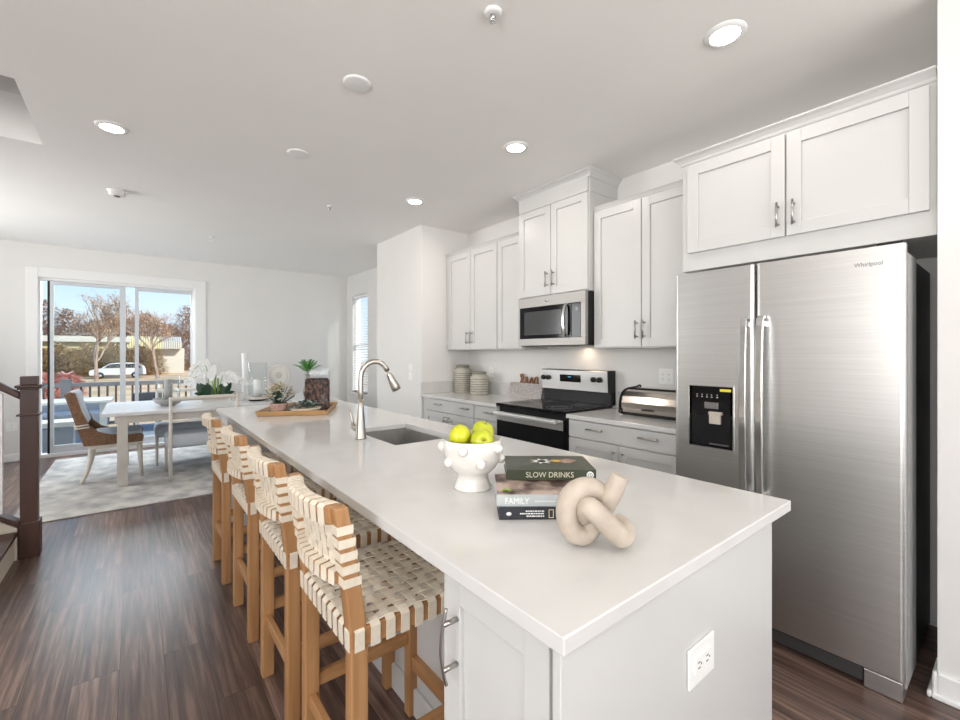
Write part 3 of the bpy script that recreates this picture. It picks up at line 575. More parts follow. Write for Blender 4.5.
# ---------------------------------------------------------------- counter stools
def stool():
    t = thing('counter_stool', 'stool', 'stool', (0, 0, 0), 0, 'woven counter stools along the island'); hw = .187; SH = .652
    lg = .021
    def backx(z): return -.20-.048*max(0, (z-.62)/.35)**1.1
    def pg(z): return .023 if z < .66 else .023-.006*(z-.66)/.32
    for s in (-1, 1):
        c = MB(); y = s*hw
        zs = [0, .3, .62, .70, .78, .88, .967]; vs = []; fs = []
        for i, z in enumerate(zs):
            xx = backx(z); g = pg(z)
            vs += [(xx-g, y-lg, z), (xx+g, y-lg, z), (xx+g, y+lg, z), (xx-g, y+lg, z)]
        n = len(zs)
        fs = [(3, 2, 1, 0), (4*n-4, 4*n-3, 4*n-2, 4*n-1)]+[(4*i+k, 4*i+(k+1) % 4, 4*i+4+(k+1) % 4, 4*i+4+k) for i in range(n-1) for k in range(4)]
        c.add(vs, fs); obj('leg', c, teak, t, .004)
        obj('leg', MB().box(.15, .192, y-lg, y+lg, 0, SH-.012), teak, t, .004)
    c = MB(); e = hw+.022
    c.box(-.225, .215, -e, -e+.042, SH-.050, SH); c.box(-.225, .215, e-.042, e, SH-.050, SH); c.box(-.222, -.18, -e+.042, e-.042, SH-.050, SH); c.box(.17, .215, -e+.042, e-.042, SH-.050, SH)
    obj('seat_frame', c, teak_h, t, .004)
    for s in (-1, 1): obj('stretcher', MB().box(-.178, .15, s*hw-.011, s*hw+.011, .268, .310), teak_h, t, .003)
    obj('stretcher', MB().box(-.211, -.189, -hw+lg, hw-lg, .220, .262), teak_h, t, .003)
    obj('footrest', MB().box(.158, .184, -hw+lg, hw-lg, .178, .225), teak_h, t, .003)
    # woven seat
    c = MB(); px = .043; nX = 10; nY = 10; T = .003; A = .0032; W = .0275
    xs = [-.205+i*px+.002 for i in range(nX)]; ys = [-.189+i*.042 for i in range(nY)]
    top = SH+.0045
    for i, x in enumerate(xs):              # straps running along y, wrapping both side rails
        pts = [(x, -e-.003, SH-.053), (x, -e-.004, SH-.003)]
        pts += [(x, -e+.008, top)]
        for j, y in enumerate(ys): pts.append((x, y, top+A*(1 if (i+j) % 2 else -1)))
        pts += [(x, e-.008, top), (x, e+.004, SH-.003), (x, e+.003, SH-.053)]
        c.ribbon(pts, (1, 0, 0), W-.002, T)
    for j, y in enumerate(ys):
        pts = [(-.226, y, SH-.053), (-.2275, y, SH-.003), (-.218, y, top)]
        for i, x in enumerate(xs): pts.append((x, y, top+A*(-1 if (i+j) % 2 else 1)))
        pts += [(.207, y, top), (.219, y, SH-.003), (.218, y, SH-.053)]
        c.ribbon(pts, (0, 1, 0), W, T)
    obj('seat', c, strapm, t)
    # curved back rails
    BOW = .034; zt, zb = .938, .776
    def bow(y): return -BOW*(1-(y/hw)**2)
    def rail(z, h, name):
        c = MB(); vs = []; N = 13
        ee = hw-lg+.010
        for k in range(N):
            y = -ee+2*ee*k/(N-1); xx = backx(z)+bow(y); g = .019 if z > .9 else .018
            vs += [(xx-g, y, z-h/2), (xx+g, y, z-h/2), (xx+g-.003, y, z+h/2), (xx-g-.003, y, z+h/2)]
        fs = [(0, 1, 2, 3), (4*N-1, 4*N-2, 4*N-3, 4*N-4)]+[(4*i+(k+1) % 4, 4*i+k, 4*i+4+k, 4*i+4+(k+1) % 4) for i in range(N-1) for k in range(4)]
        c.add(vs, fs); return obj(name, c, teak_h, t, .004)
    rail(zt+.005, .046, 'top_rail'); rail(zb, .032, 'lower_rail')
    c = MB(); n = 10; yv = [-.1485+i*.033 for i in range(n)]; zh = [.777+.0335*i for i in range(5)]
    def X(z, y): return backx(z)+bow(y)
    for i, y in enumerate(yv):
        g = .0215; tp = zt+.0305
        pts = [(X(zt, y)+g, y, zt-.019), (X(zt, y)+g, y, zt+.020), (X(zt, y)+.011, y, tp), (X(zt, y)-.019, y, tp), (X(zt, y)-g-.0035, y, zt+.024), (X(zt, y)-g, y, zt-.020), (X(zt, y)+.004, y, zt-.026)]
        for k in range(5):
            z = zt-.034-(zt-.034-zb-.028)*k/4; pts.append((X(z, y)+.009+.0012*(-1)**(i+k), y, z))
        g = .0195; pts += [(X(zb, y)+.004, y, zb+.020), (X(zb, y)-g, y, zb+.017), (X(zb, y)-g-.0005, y, zb-.017), (X(zb, y)-.01, y, zb-.0185), (X(zb, y)+g, y, zb-.0175), (X(zb, y)+g, y, zb+.015)]
        c.ribbon(pts, (2*BOW*y/hw**2, 1, 0), .0245, .0024)
    for j, z in enumerate(zh):
        w_ = hw+lg+.0015; wi = hw-lg-.0025; g = pg(z)+.0015; bx_ = backx(z); zm = min(max(z, .81), zt-.04)
        loop = [(bx_+g*.6, -wi, z), (bx_-g, -wi, z), (bx_-g, -w_, z), (bx_+g, -w_, z), (bx_+g, -wi+.003, z)]
        if .80 < z < zt-.025:
            mid = [(bx_+bow(y)+.0115, y, z) for y in yv]
            c.ribbon(loop+mid+[(p_[0], -p_[1], p_[2]) for p_ in reversed(loop)], (0, 0, 1), .022, .0024)
        else:
            for sg_ in (1, -1): c.ribbon([(p_[0], sg_*p_[1], p_[2]) for p_ in loop], (0, 0, 1), .022, .0024)
    obj('backrest', c, strapm, t)
    return t
st = stool(); index_children()
slabs = ['teak counter stool with cream woven straps, nearest the camera beside the island cabinet door', 'teak woven counter stool second from the camera',
         'teak woven counter stool third from the camera, second from the dining area', 'teak woven counter stool farthest from the camera, nearest the dining rug']
for i, (x, y) in enumerate(((.648, 1.262), (.640, 1.812), (.640, 2.468), (.626, 3.133))):
    o = st if i == 0 else copy_tree(st); o.location = (x, y, 0); o['label'] = slabs[i]
# ---------------------------------------------------------------- things on the island
RT = Vector((math.cos(TH), -math.sin(TH), 0)); FW = Vector((math.sin(TH), math.cos(TH), 0))
CZ = .9145
b = thing('footed_bowl', 'white ceramic footed bowl studded with round knobs holding green apples', 'bowl', (.862, 1.128, CZ)); off = b.location.copy()
c = MB(off); c.lathe([(.0001, 0), (.060, 0), (.062, .006), (.056, .016), (.0515, .032), (.0505, .046), (.060, .054), (.076, .070), (.087, .090), (.093, .115), (.095, .158), (.091, .160), (.088, .118), (.080, .090), (.060, .068), (.0001, .062)], off, 40); obj('bowl_body', c, whitec, b)
for (zz, rr, ph) in ((.136, .0985, -88), (.094, .091, -54)):
    for k in range(5):
        a = math.radians(ph+72*k); kd_ = -FW*math.cos(a)+RT*math.sin(a)
        c = MB(off); c.ball(off+kd_*rr+Vector((0, 0, zz)), .0155, 14); obj('knob', c, whitec, b)
def apple(x, y, z, tilt, lab, r=.037):
    t = thing('apple', lab, 'apple', (x, y, z), 0, 'green apples in the footed bowl'); t.rotation_euler = tilt
    prof = []
    for i in range(15):
        a = math.pi*i/14; rr = r*(math.sin(a)**.85 if i not in (0, 14) else 0)*(1+.06*math.cos(a)*-1); zz = -r*.92*math.cos(a)
        if i == 14: zz -= .012
        if i == 13: zz -= .002
        if i == 0: zz += .007
        prof.append((max(rr, 1e-6), zz))
    c = MB(); c.lathe(prof, (0, 0, 0), 24); obj('fruit', c, applem, t)
    c = MB(); c.tube([(0, 0, r*.60), (.002, .001, r*.8), (.005, .002, r*1.02)], .0016, 6); obj('stem', c, applestem, t)
B = Vector((.862, 1.128, 0))
for (dr_, df, zz, tl, lb) in ((-.040, -.012, 1.083, (-1.0, -.9, 0), 'green apple lying at the left of the bowl with its hollow facing left'), (.033, .030, 1.090, (.3, .2, 0), 'green apple at the back right of the bowl, set highest'), (.030, -.036, 1.073, (1.35, .2, -.5), 'green apple at the front right of the bowl, base facing forward')):
    p = B+RT*dr_+FW*df; apple(p.x, p.y, zz, tl, lb)
for (dr_, df) in ((-.028, .042),):
    p = B+RT*dr_+FW*df; apple(p.x, p.y, 1.055, (.5, 1, 0), 'green apple mostly hidden behind the others in the bowl')
# books
def bookpt(px_, py_, z):
    u = (px_-480)/FPX; d = (z-HCAM)*FPX/(354.24-py_); return Vector((d*(math.sin(TH)+u*math.cos(TH)), d*(math.cos(TH)-u*math.sin(TH)), 0))
def book(label, corner, ang, w, dp, z0, th, cover, name_m=None):
    t = thing('book', label, 'book', (corner[0], corner[1], z0), ang, 'cookbooks stacked on the island')
    c = MB(); c.box(0, w, 0, dp, 0, .0025); c.box(0, w, 0, dp, th-.0025, th); c.box(0, w, 0, .003, .0025, th-.0025); obj('cover', c, cover, t, .0008)
    obj('pages', MB().box(.004, w-.004, .0035, dp-.004, .003, th-.003), mat('book_pages', (.70, .66, .60), .8, var=.1, scale=80, stretch=(.1, .1, 8)), t)
    return t
ang = -TH+.02
black_c = mat('black_cover', (.018, .02, .028), .35); grey_c = mat('grey_spine', (.42, .45, .45), .35); green_c = mat('green_cover', (.034, .042, .022), .35, var=.25, scale=14)
whitet = mat('white_lettering', (.75, .75, .72), .5)
bt = .031
k1 = bookpt(499, 520, CZ); b1 = book('black spined book at the bottom of the cookbook stack', k1, ang, .262, .205, CZ+.0005, bt, black_c)
k2 = bookpt(496.5, 507, CZ+bt); b2_ = book('grey spined cookbook with a food photo cover in the middle of the stack', k2, ang-.02, .262, .20, CZ+bt+.001, bt, [grey_c])
k3 = bookpt(506.5, 480.5, CZ+2*bt+.001)
b3 = book('green cookbook topping the stack, pale flower printed on its cover', k3, ang-.03, .262, .175, CZ+2*bt+.002, .031, green_c)
Ms = lambda x, z: frameM((x, -.0004, z), (1, 0, 0), (0, 0, 1))
text('title', 'SLOW DRINKS', .0225, Ms(.056, .0085), mat('gold_lettering', (.55, .52, .40), .5), b3, sx=.95)
c = MB(); c.tube([(.244, .0, .0155), (.244, -.0008, .0155)], .0105, 20); s_ = obj('spine_emblem', c, whitet, b3)
c = MB(); c.tube([(.244+.006*math.cos(a*math.pi/8), -.001, .0155+.006*math.sin(a*math.pi/8)) for a in range(16)], .0008, 4, closed=True); c.tube([(.244, -.001, .012), (.244, -.001, .019)], .001, 4); obj('emblem_mark', c, black_c, s_)
# cover art of the top book: pale flower, orange slice, pink bloom
c = MB()
for k in range(7):
    a = k*2*math.pi/7; c.mi = 0
    c.add([(.115+.011*math.cos(a-1.2), .10+.011*math.sin(a-1.2), .0316), (.115+.040*math.cos(a), .10+.036*math.sin(a), .0316), (.115+.011*math.cos(a+1.2), .10+.011*math.sin(a+1.2), .0316), (.115, .10, .0316)], [(0, 1, 2, 3)])
c.mi = 1; c.lathe([(.016, .0318), (.0001, .0319)], (.160, .106, 0), 16)
c.mi = 2; c.lathe([(.030, .0312), (.0001, .0317)], (.195, .11, 0), 20)
obj('cover_picture', c, [whitet, mat('orange_print', (.65, .40, .05), .4), mat('pink_print', (.30, .19, .14), .4, var=.5, scale=60)], b3)
text('title', 'FAMILY', .023, Ms(.022, .007), whitet, b2_, sx=.85)
c = MB(); c.box(.002, .258, .003, .197, bt, bt+.0006)
phm = two_tone('food_photo', (.05, .022, .018), (.50, .38, .32), 16, .35, (1, 1, 1), .42, .62, .0, 4)
cp = obj('cover_picture', c, phm, b2_)
c = MB(); c.leaf((.015, .03, bt+.0012), (1, .3, 0), .03, .014, 0); c.leaf((.035, .02, bt+.0012), (-.3, 1, 0), .035, .014, 0); c.leaf((.02, .045, bt+.0012), (.8, -.6, 0), .03, .012, 0); obj('printed_leaves', c, mat('lime_print', (.30, .42, .05), .4), cp)
obj('subtitle_line', MB().box(.10, .155, -.0004, .0, .0135, .0150), whitet, b2_)
c = MB()
for i, (x0, x1) in enumerate(((.070, .118), (.055, .118), (.072, .118))):
    x = x0
    while x < x1-.003: wv = random.uniform(.003, .008); c.box(x, min(x+wv, x1), -.0004, .0002, .0205-i*.0065, .0235-i*.0065); x += wv+.0015
c.tube([(.026, .0, .015), (.026, -.0008, .015)], .007, 16, flat=.7)
obj('spine_print', c, whitet, b1)
c = MB(); c.box(.130, .143, -.0005, .0002, .004, .0058); c.box(.130, .143, -.0005, .0002, .0245, .0263); c.box(.130, .1318, -.0005, .0002, .0058, .0245); c.box(.1412, .143, -.0005, .0002, .0058, .0245)
obj('spine_frame', c, mat('gold_print', (.6, .5, .3), .4), b1)
# knot
KP = [(620, 476, .0), (614, 490, -.002), (606, 505, -.008), (597, 521, -.014), (585, 533, -.006), (572, 530, .004), (566, 516, .008), (568, 500, .006), (580, 489, .0), (595, 489, -.010), (606, 499, -.026), (606, 513, -.036), (595, 519, -.034), (584, 514, -.010), (586, 507, .020), (596, 516, .036), (608, 528, .036), (619, 535, .020), (625, 529, -.004), (619, 522, -.026)]
ku = (595-480)/FPX; kd = .985; kc = Vector((kd*(math.sin(TH)+ku*math.cos(TH)), kd*(math.cos(TH)-ku*math.sin(TH)), HCAM-(510-354.24)/FPX*kd))
sc_ = kd/FPX; pts = []
for (x, y, w_) in KP: pts.append(kc+RT*(x-595)*sc_-FW*w_+Vector((0, 0, -(y-510)*sc_*1.03+w_*.36)))
sp = smooth_path(pts, 7); r0 = .0238; lo = min(p.z for p in sp); dzk = (CZ+r0+.0003)-lo
print('KNOT dz', dzk)
c = MB(); c.tube([p+Vector((0, 0, dzk)) for p in sp], [r0*(.86+.14*min(1, i_/16)) for i_ in range(len(sp))], 20); o = obj('knot_sculpture', c, knotm, bevel=.004, seg=3); tag(o, 'beige stone knot sculpture leaning against the cookbook stack', 'sculpture')
# tray with its things
TA = math.atan2(-.21, .407)
t = thing('serving_tray', 'square light wood tray with dark inside at the dining end of the island', 'tray', (.668, 3.335, CZ), TA); tw_, td = .458, .56; th_ = .034
c = MB(); fl_ = .014
def slant(c, p0, p1, inn):
    a = Vector(p0); b_ = Vector(p1); n = Vector(inn)
    vs = [a, b_, b_+n*.010, a+n*.010]; up = Vector((0, 0, th_)); o = -n*fl_
    c.add(vs+[v+up+o for v in vs], [(3, 2, 1, 0), (4, 5, 6, 7), (0, 1, 5, 4), (1, 2, 6, 5), (2, 3, 7, 6), (3, 0, 4, 7)])
slant(c, (0, 0, 0), (tw_, 0, 0), (0, 1, 0)); slant(c, (tw_, 0, 0), (tw_, td, 0), (-1, 0, 0)); slant(c, (tw_, td, 0), (0, td, 0), (0, -1, 0)); slant(c, (0, td, 0), (0, 0, 0), (1, 0, 0))
obj('rim', c, traym, t, .002)
obj('tray_base', MB().box(.0, tw_, .0, td, 0.0005, .008), mat('tray_dark', (.05, .03, .025), .4), t)
def TP(a, b_, z=0): v = Matrix.Rotation(TA, 3, 'Z') @ Vector((a, b_, 0)); return Vector((.668+v.x, 3.335+v.y, CZ+.009+z))
p = TP(.355, .27); j = thing('glass_jar', 'square lidded glass jar filled with dark bark chips on the tray', 'jar', p, TA+.12); off = Vector((0, 0, 0))
def rrect(w, n=5, r=.02):
    out = []
    for cx, cy, a0 in ((w-r, w-r, 0), (-w+r, w-r, 90), (-w+r, -w+r, 180), (w-r, -w+r, 270)):
        for k in range(n+1): a = math.radians(a0+90*k/n); out.append((cx+r*math.cos(a), cy+r*math.sin(a)))
    return out
def hollow(c, w, z0, z1, t_):
    A = rrect(w); B_ = rrect(w-t_); n = len(A)
    vs = [(*p_, z0) for p_ in A]+[(*p_, z1) for p_ in A]+[(*p_, z1) for p_ in B_]+[(*p_, z0+t_) for p_ in B_]; fs = []
    for k in range(n):
        m_ = (k+1) % n; fs += [(k, m_, n+m_, n+k), (n+k, n+m_, 2*n+m_, 2*n+k), (2*n+k, 2*n+m_, 3*n+m_, 3*n+k)]
    fs += [list(range(n))[::-1], [3*n+k for k in range(n)]]
    c.add(vs, fs)
JW = .090
c = MB(); hollow(c, JW, 0, .295, .004); obj('jar_body', c, glass, j)
c = MB(); c.prism(rrect(JW+.002), 2, .296, .308); c.lathe([(.012, .308), (.009, .317), (.014, .325), (.015, .335), (.0001, .342)], (0, 0, 0), 16); obj('lid', c, glass, j)
c = MB(); A = rrect(JW-.006)
c.prism(A, 2, .005, .222)
for k in range(520):
    f_ = k % 4; u_ = random.uniform(-JW+.016, JW-.016); z_ = random.uniform(.012, .225); w_ = JW-.0075; a = random.uniform(-.9, .9); l_ = random.uniform(.008, .016); h_2 = random.uniform(.003, .007)
    P4 = [(l_*math.cos(a)*i_-h_2*math.sin(a)*j_, l_*math.sin(a)*i_+h_2*math.cos(a)*j_) for i_, j_ in ((-1, -1), (1, -1), (1, 1), (-1, 1))]; dd_ = random.uniform(-.006, .002)
    pl_ = lambda q, e_: {0: (u_+q[0], -w_-e_, z_+q[1]), 1: (w_+e_, u_+q[0], z_+q[1]), 2: (u_+q[0], w_+e_, z_+q[1]), 3: (-w_-e_, u_+q[0], z_+q[1])}[f_]
    c.add([pl_(q, .0) for q in P4]+[pl_(q, dd_*(1 if i_ < 2 else -.5)+.002) for i_, q in enumerate(P4)], [(4, 5, 6, 7), (0, 1, 5, 4), (1, 2, 6, 5), (2, 3, 7, 6), (3, 0, 4, 7)])
for k in range(120):
    x = random.uniform(-JW+.018, JW-.018); y = random.uniform(-JW+.018, JW-.018); a = random.uniform(0, 3.1); l_ = .012
    c.add([(x-l_*math.cos(a), y-l_*math.sin(a), .224), (x+l_*math.cos(a), y+l_*math.sin(a), .226), (x+l_*math.cos(a)-.005*math.sin(a), y+l_*math.sin(a)+.005*math.cos(a), .239), (x-l_*math.cos(a)-.005*math.sin(a), y-l_*math.sin(a)+.005*math.cos(a), .234)], [(0, 1, 2, 3)])
obj('bark_filling', c, beansm, j)
# flower basket
p = TP(.115, .11); fb = thing('flower_arrangement', 'small cream flower arrangement in a woven rose basket on the tray', 'flowers', p); 
c = MB(); c.lathe([(.045, 0), (.055, .03), (.060, .072), (.056, .072), (.05, .03), (.0001, .012)], (0, 0, 0), 18)
for k in range(4): c.tube([((.048+.004*k)*math.cos(a*math.pi/12), (.048+.004*k)*math.sin(a*math.pi/12), .008+.017*k) for a in range(24)], .003, 5, closed=True)
obj('basket', c, pinkb, fb)
rnd = random.Random(3)
c = MB(); c2 = MB()
for k in range(120):
    a = rnd.uniform(0, 6.28); e = rnd.uniform(.1, 1.5); R_ = rnd.uniform(.08, .128); q = Vector((R_*math.cos(a)*math.cos(e)*.95, R_*math.sin(a)*math.cos(e)*.95, .085+1.05*R_*math.sin(e)))
    for m_ in range(6):
        g = 6.28*m_/6; d_ = Vector((math.cos(g), math.sin(g), .7+.4*rnd.random())); c.leaf(q, d_, .020, .013, .2)
    c2.tube([(0, 0, .03), q*.6+Vector((0, 0, .02)), q], .0012, 4)
    
    if k % 4 == 0: c2.leaf(q*.8, (math.cos(a), math.sin(a), .2), .035, .016, .3)
obj('blooms', c, petalc, fb); obj('stems', c2, leaf_d, fb)
p = TP(.305, .10); lb = thing('shell_dish', 'shallow cream oval dish of grey green leaves on the tray', 'dish', p, .2)
c = MB(); c.lathe([(.0001, .004), (.05, .004), (.085, .020), (.10, .034), (.103, .034), (.088, .014), (.055, 0), (.0001, 0)], (0, 0, 0), 28)
for v in c.v: v.x *= 1.15; v.y *= .62
obj('dish_body', c, mat('cream_ceramic', (.70, .60, .48), .5), lb)
c = MB()
for k in range(48):
    a = rnd.uniform(0, 6.28); q = Vector((rnd.uniform(-.095, .075), rnd.uniform(-.04, .04), .03+rnd.random()*.045)); c.leaf(q, (math.cos(a), math.sin(a)*.6, .3+.4*rnd.random()), .065, .028, .35)
obj('leaf_sprigs', c, leaf_s, lb)
# ---------------------------------------------------------------- kitchen worktop things
def canister(x, y, r, h, label):
    t = thing('canister', label, 'canister', (x, y, CZ), 0, 'striped canisters on the worktop')
    prof = [(.0001, 0), (r*.93, 0), (r, .012), (r, h*.74), (r*.92, h*.82), (r*.70, h*.86), (r*.70, h*.9)]
    c = MB(); c.lathe(prof, (0, 0, 0), 28); obj('jar_body', c, mat('stoneware', (.44, .42, .36), .35, var=.1), t)
    k = int(h/.028); c = MB()
    for i in range(1, k-1):
        z = h*.74*i/(k-1)+.008; c.tube([((r+.0002)*math.cos(a*math.pi/14), (r+.0002)*math.sin(a*math.pi/14), z) for a in range(28)], .0028, 4, closed=True)
    obj('stripe', c, mat('brown_glaze', (.13, .12, .095), .5, var=.3), t)
    c = MB(); c.lathe([(r*.72, h*.9), (r*.76, h*.91), (r*.76, h*.965), (r*.68, h), (.0001, h)], (0, 0, 0), 28); obj('lid', c, mat('olive_lid', (.22, .22, .17), .4), t)
canister(2.93, 4.02, .100, .315, 'taller round striped stoneware canister in the worktop corner')
canister(2.93, 3.71, .102, .245, 'shorter wide striped stoneware canister nearer the range')
bb = thing('cutting_board', 'grey speckled stone board leaning on the backsplash left of the range', 'cutting board', (2.99, 3.13, CZ))
c = MB(); c.add([(.03, -.24, .0), (.045, -.24, 0), (.045, .24, 0), (.03, .24, 0), (.066, -.235, .145), (.081, -.235, .145), (.081, .225, .145), (.066, .225, .145)], [(3, 2, 1, 0), (4, 5, 6, 7), (0, 1, 5, 4), (1, 2, 6, 5), (2, 3, 7, 6), (3, 0, 4, 7)])
obj('board', c, two_tone('speckled_stone', (.30, .27, .26), (.52, .48, .45), 60, .5, lo=.35, hi=.65, bump=.1), bb, .003)
sg = thing('word_sign', 'small brown cut wooden script ornament behind the stone board', 'ornament', (3.075, 3.09, 1.041))
c = MB()
P = [(0, .13, .01), (0, .115, .05), (0, .13, .085), (0, .10, .09), (0, .095, .05), (0, .11, .02), (0, .075, .012), (0, .05, .04), (0, .055, .062), (0, .035, .06), (0, .03, .02), (0, .0, .012), (0, -.015, .05), (0, -.035, .062), (0, -.04, .02), (0, -.06, .012), (0, -.075, .06), (0, -.10, .065), (0, -.105, .01), (0, -.12, .008)]
c.tube(smooth_path([Vector(p_)+Vector((0, 0, .01)) for p_ in P], 5), .0095, 8); c.box(-.008, .008, -.125, .135, 0, .012); obj('lettering', c, two_tone('walnut', (.13, .05, .02), (.32, .14, .06), 12, .4, lo=.3, hi=.7), sg)
bx = thing('bread_box', 'steel roll top bread box with black wire ends on the worktop', 'bread box', (2.88, 1.62, CZ)); BL = .215
prof = [(-.13, .012), (-.150, .05), (-.150, .09), (-.135, .135), (-.10, .168), (-.04, .185), (.06, .19), (.12, .188), (.125, .012)]
def bprism(c, sc0=1.0): c.prism([(p_[0]*sc0, p_[1]) for p_ in prof][::-1], 1, -BL+.01, BL-.01)
c = MB(); bprism(c); obj('roll_top', c, mat('polished_steel', (.66, .61, .55), .16, 1, var=.03), bx, .004)
obj('edge_wire', MB().tube([(-.045, -BL, .187), (-.045, BL, .187)], .005, 8), blackpl, bx); obj('edge_wire', MB().tube([(-.137, -BL, .010), (-.137, BL, .010)], .005, 8), blackpl, bx)
for s in (-1, 1):
    c = MB(); c.tube(smooth_path([(p_[0]*1.02, s*BL, p_[1]) for p_ in prof], 3, True), .006, 8, closed=True)
    c.prism([(p_[0]*.99, p_[1]) for p_ in prof][::-1], 1, s*BL-.004, s*BL+.004); obj('end_frame', c, blackpl, bx)
obj('handle', MB().tube([(-.152, -.05, .05), (-.168, -.03, .05), (-.168, .03, .05), (-.152, .05, .05)], .004, 8), blackpl, bx)
# ---------------------------------------------------------------- dining area
obj_r = MB(); obj_r.box(-.78, 2.45, 4.90, 7.68, .0005, .010)
o = obj('area_rug', obj_r, [rugm], bevel=.003); tag(o, 'large distressed grey and beige rug under the dining table', 'rug')
RZ = .0105
TX0, TX1, TY0, TY1, TZ = -.255, 2.15, 5.66, 6.95, .76
t = thing('dining_table', 'long rectangular dining table with white top and pale wood legs', 'table', ((TX0+TX1)/2, (TY0+TY1)/2, RZ)); off = t.location.copy()
obj('tabletop', MB(off).box(TX0, TX1, TY0, TY1, TZ-.035, TZ), tabletopm, t, .003)
obj('apron', MB(off).box(TX0+.16, TX1-.16, TY0+.05, TY0+.075, TZ-.115, TZ-.036).box(TX0+.16, TX1-.16, TY1-.075, TY1-.05, TZ-.115, TZ-.036).box(TX0+.10, TX0+.125, TY0+.10, TY1-.10, TZ-.115, TZ-.036).box(TX1-.125, TX1-.10, TY0+.10, TY1-.10, TZ-.115, TZ-.036), washed, t, .002)
for x in (TX0+.085, TX1-.185):
    for y in (TY0+.035, TY1-.135): obj('leg', MB(off).box(x+.035, x+.12, y, y+.085, RZ, TZ-.036), washed, t, .003)
# wicker side chair
def wicker_chair(x, y, rz, label):
    t = thing('wicker_chair', label, 'chair', (x, y, RZ), rz, None)
    W = .27
    for s in (-1, 1):
        c = MB(); c.tube(smooth_path([(-.26, s*.23, 0), (-.21, s*.23, .12), (-.185, s*.23, .26), (-.18, s*.23, .37)], 4), [.020]*8+[.024]*5, 8); obj('leg', c, creamw, t)
        c = MB(); c.tube([(.235, s*.24, 0), (.215, s*.24, .37)], [.016, .026], 8); obj('leg', c, creamw, t)
    obj('seat_rail', MB().box(-.20, .245, -W+.01, W-.01, .345, .39), creamw, t, .006)
    # wicker shell: curved side profile, one continuous solid
    out = [(-.235, .39), (-.27, .52), (-.325, .72), (-.375, .93), (-.34, .955), (-.30, .94), (-.25, .75), (-.19, .60), (-.12, .53), (-.02, .49), (.12, .475), (.235, .475), (.255, .455), (.245, .39)]
    c = MB(); c.prism(out[::-1], 1, -W, W)
    c = MB()
    # side panels and back + base rather than a solid block
    for s in (-1, 1): c.prism(out[::-1], 1, s*W-.018, s*W+.018)
    c.prism([(-.235, .39), (-.27, .52), (-.325, .72), (-.385, .93), (-.36, .94), (-.305, .74), (-.25, .53), (-.215, .39)][::-1], 1, -W, W)
    c.box(-.23, .24, -W, W, .39, .445)
    obj('wicker_shell', c, rattan, t, .008)
    c = MB()
    for z, x0 in ((.575, -.29), (.60, -.297)):
        c.tube([(x0-.008, -W-.02, z), (x0-.008, W+.02, z)], .008, 6); 
        for s in (-1, 1): c.tube([(x0-.008, s*(W+.02), z), (x0+.10, s*(W+.021), z+.012)], .008, 6)
    obj('binding', c, creamw, t)
    c = MB(); c.prism([(-.36, .942), (-.31, .955), (-.285, .93), (-.25, .76), (-.205, .62), (-.22, .60), (-.29, .74)][::-1], 1, -W+.03, W-.03); obj('back_cushion', c, cushion, t, .012, 3)
    obj('seat_cushion', MB().box(-.17, .24, -W+.025, W-.025, .447, .505), cushion, t, .02, 3)
    return t
wicker_chair(-.17, 6.30, .0, 'brown wicker dining chair with cream legs at the left end of the table')
def frame_chair(x, y, rz, label):
    t = thing('dining_chair', label, 'chair', (x, y, RZ), rz, 'cream framed dining chairs')
    # faces local +y
    for s in (-1, 1):
        c = MB(); c.tube([(s*.31, -.25, 0), (s*.31, -.245, .45), (s*.31, -.26, .868)], [.016, .018, .015], 8); obj('leg', c, creamw, t)
        c = MB(); c.tube([(s*.325, .23, 0), (s*.325, .22, .40)], [.013, .017], 8); obj('leg', c, creamw, t)
    c = MB(); c.tube(smooth_path([(-.325, -.26, .862), (-.12, -.268, .862), (.12, -.268, .862), (.325, -.26, .862)], 5), .013, 8, flat=1.7); obj('top_rail', c, creamw, t)
    c = MB(); c.tube([(-.31, -.25, .62), (.31, -.25, .62)], .010, 8); obj('back_rail', c, creamw, t)
    c = MB(); c.box(-.345, .345, -.22, .25, .33, .475); obj('seat', c, cushion, t, .05, 4)
    return t
frame_chair(.61, 5.87, 0, 'cream framed dining chair with grey seat on the near side of the table')
frame_chair(.54, 6.74, math.pi, 'grey seated dining chair on the patio side of the table facing the kitchen')
TT = TZ+.0005
hl = thing('hurricane_lantern', 'glass hurricane with pillar candle in a dark grey bowl on the table', 'candle holder', (.305, 6.12, TT))
c = MB(); c.lathe([(.0001, 0), (.06, 0), (.12, .035), (.145, .085), (.138, .085), (.11, .04), (.0001, .012)], (0, 0, 0), 28); obj('bowl_base', c, greyc, hl)
c = MB(); c.lathe([(.112, .065), (.125, .34), (.122, .34), (.108, .067)], (0, 0, 0), 28); obj('glass_cylinder', c, glass, hl)
c = MB(); c.lathe([(.0001, .014), (.042, .014), (.042, .30), (.0001, .302)], (0, 0, 0), 20); obj('pillar_candle', c, mat('grey_wax', (.42, .42, .41), .5), hl)
orx = thing('orchid_plant', 'white orchids with dark leaves in a long pale planter on the table', 'plant', (.80, 6.42, TT))
obj('planter', MB().prism([(-.13, 0), (.13, 0), (.17, .075), (-.17, .075)], 1, -.07, .07).box(-.15, .15, -.055, .055, .072, .078), mat('pale_planter', (.66, .64, .60), .5), orx, .004)
c = MB(); rr = random.Random(5)
for k in range(16):
    sd_ = -1 if k % 2 else 1; x = sd_*(.03+.10*rr.random()); c.leaf((x, rr.uniform(-.04, .04), .07), (sd_*(.25+.5*rr.random()), rr.uniform(-.5, .3), 1.0+.6*rr.random()), .12+.10*rr.random(), .075, .12, (0, 1, .2))
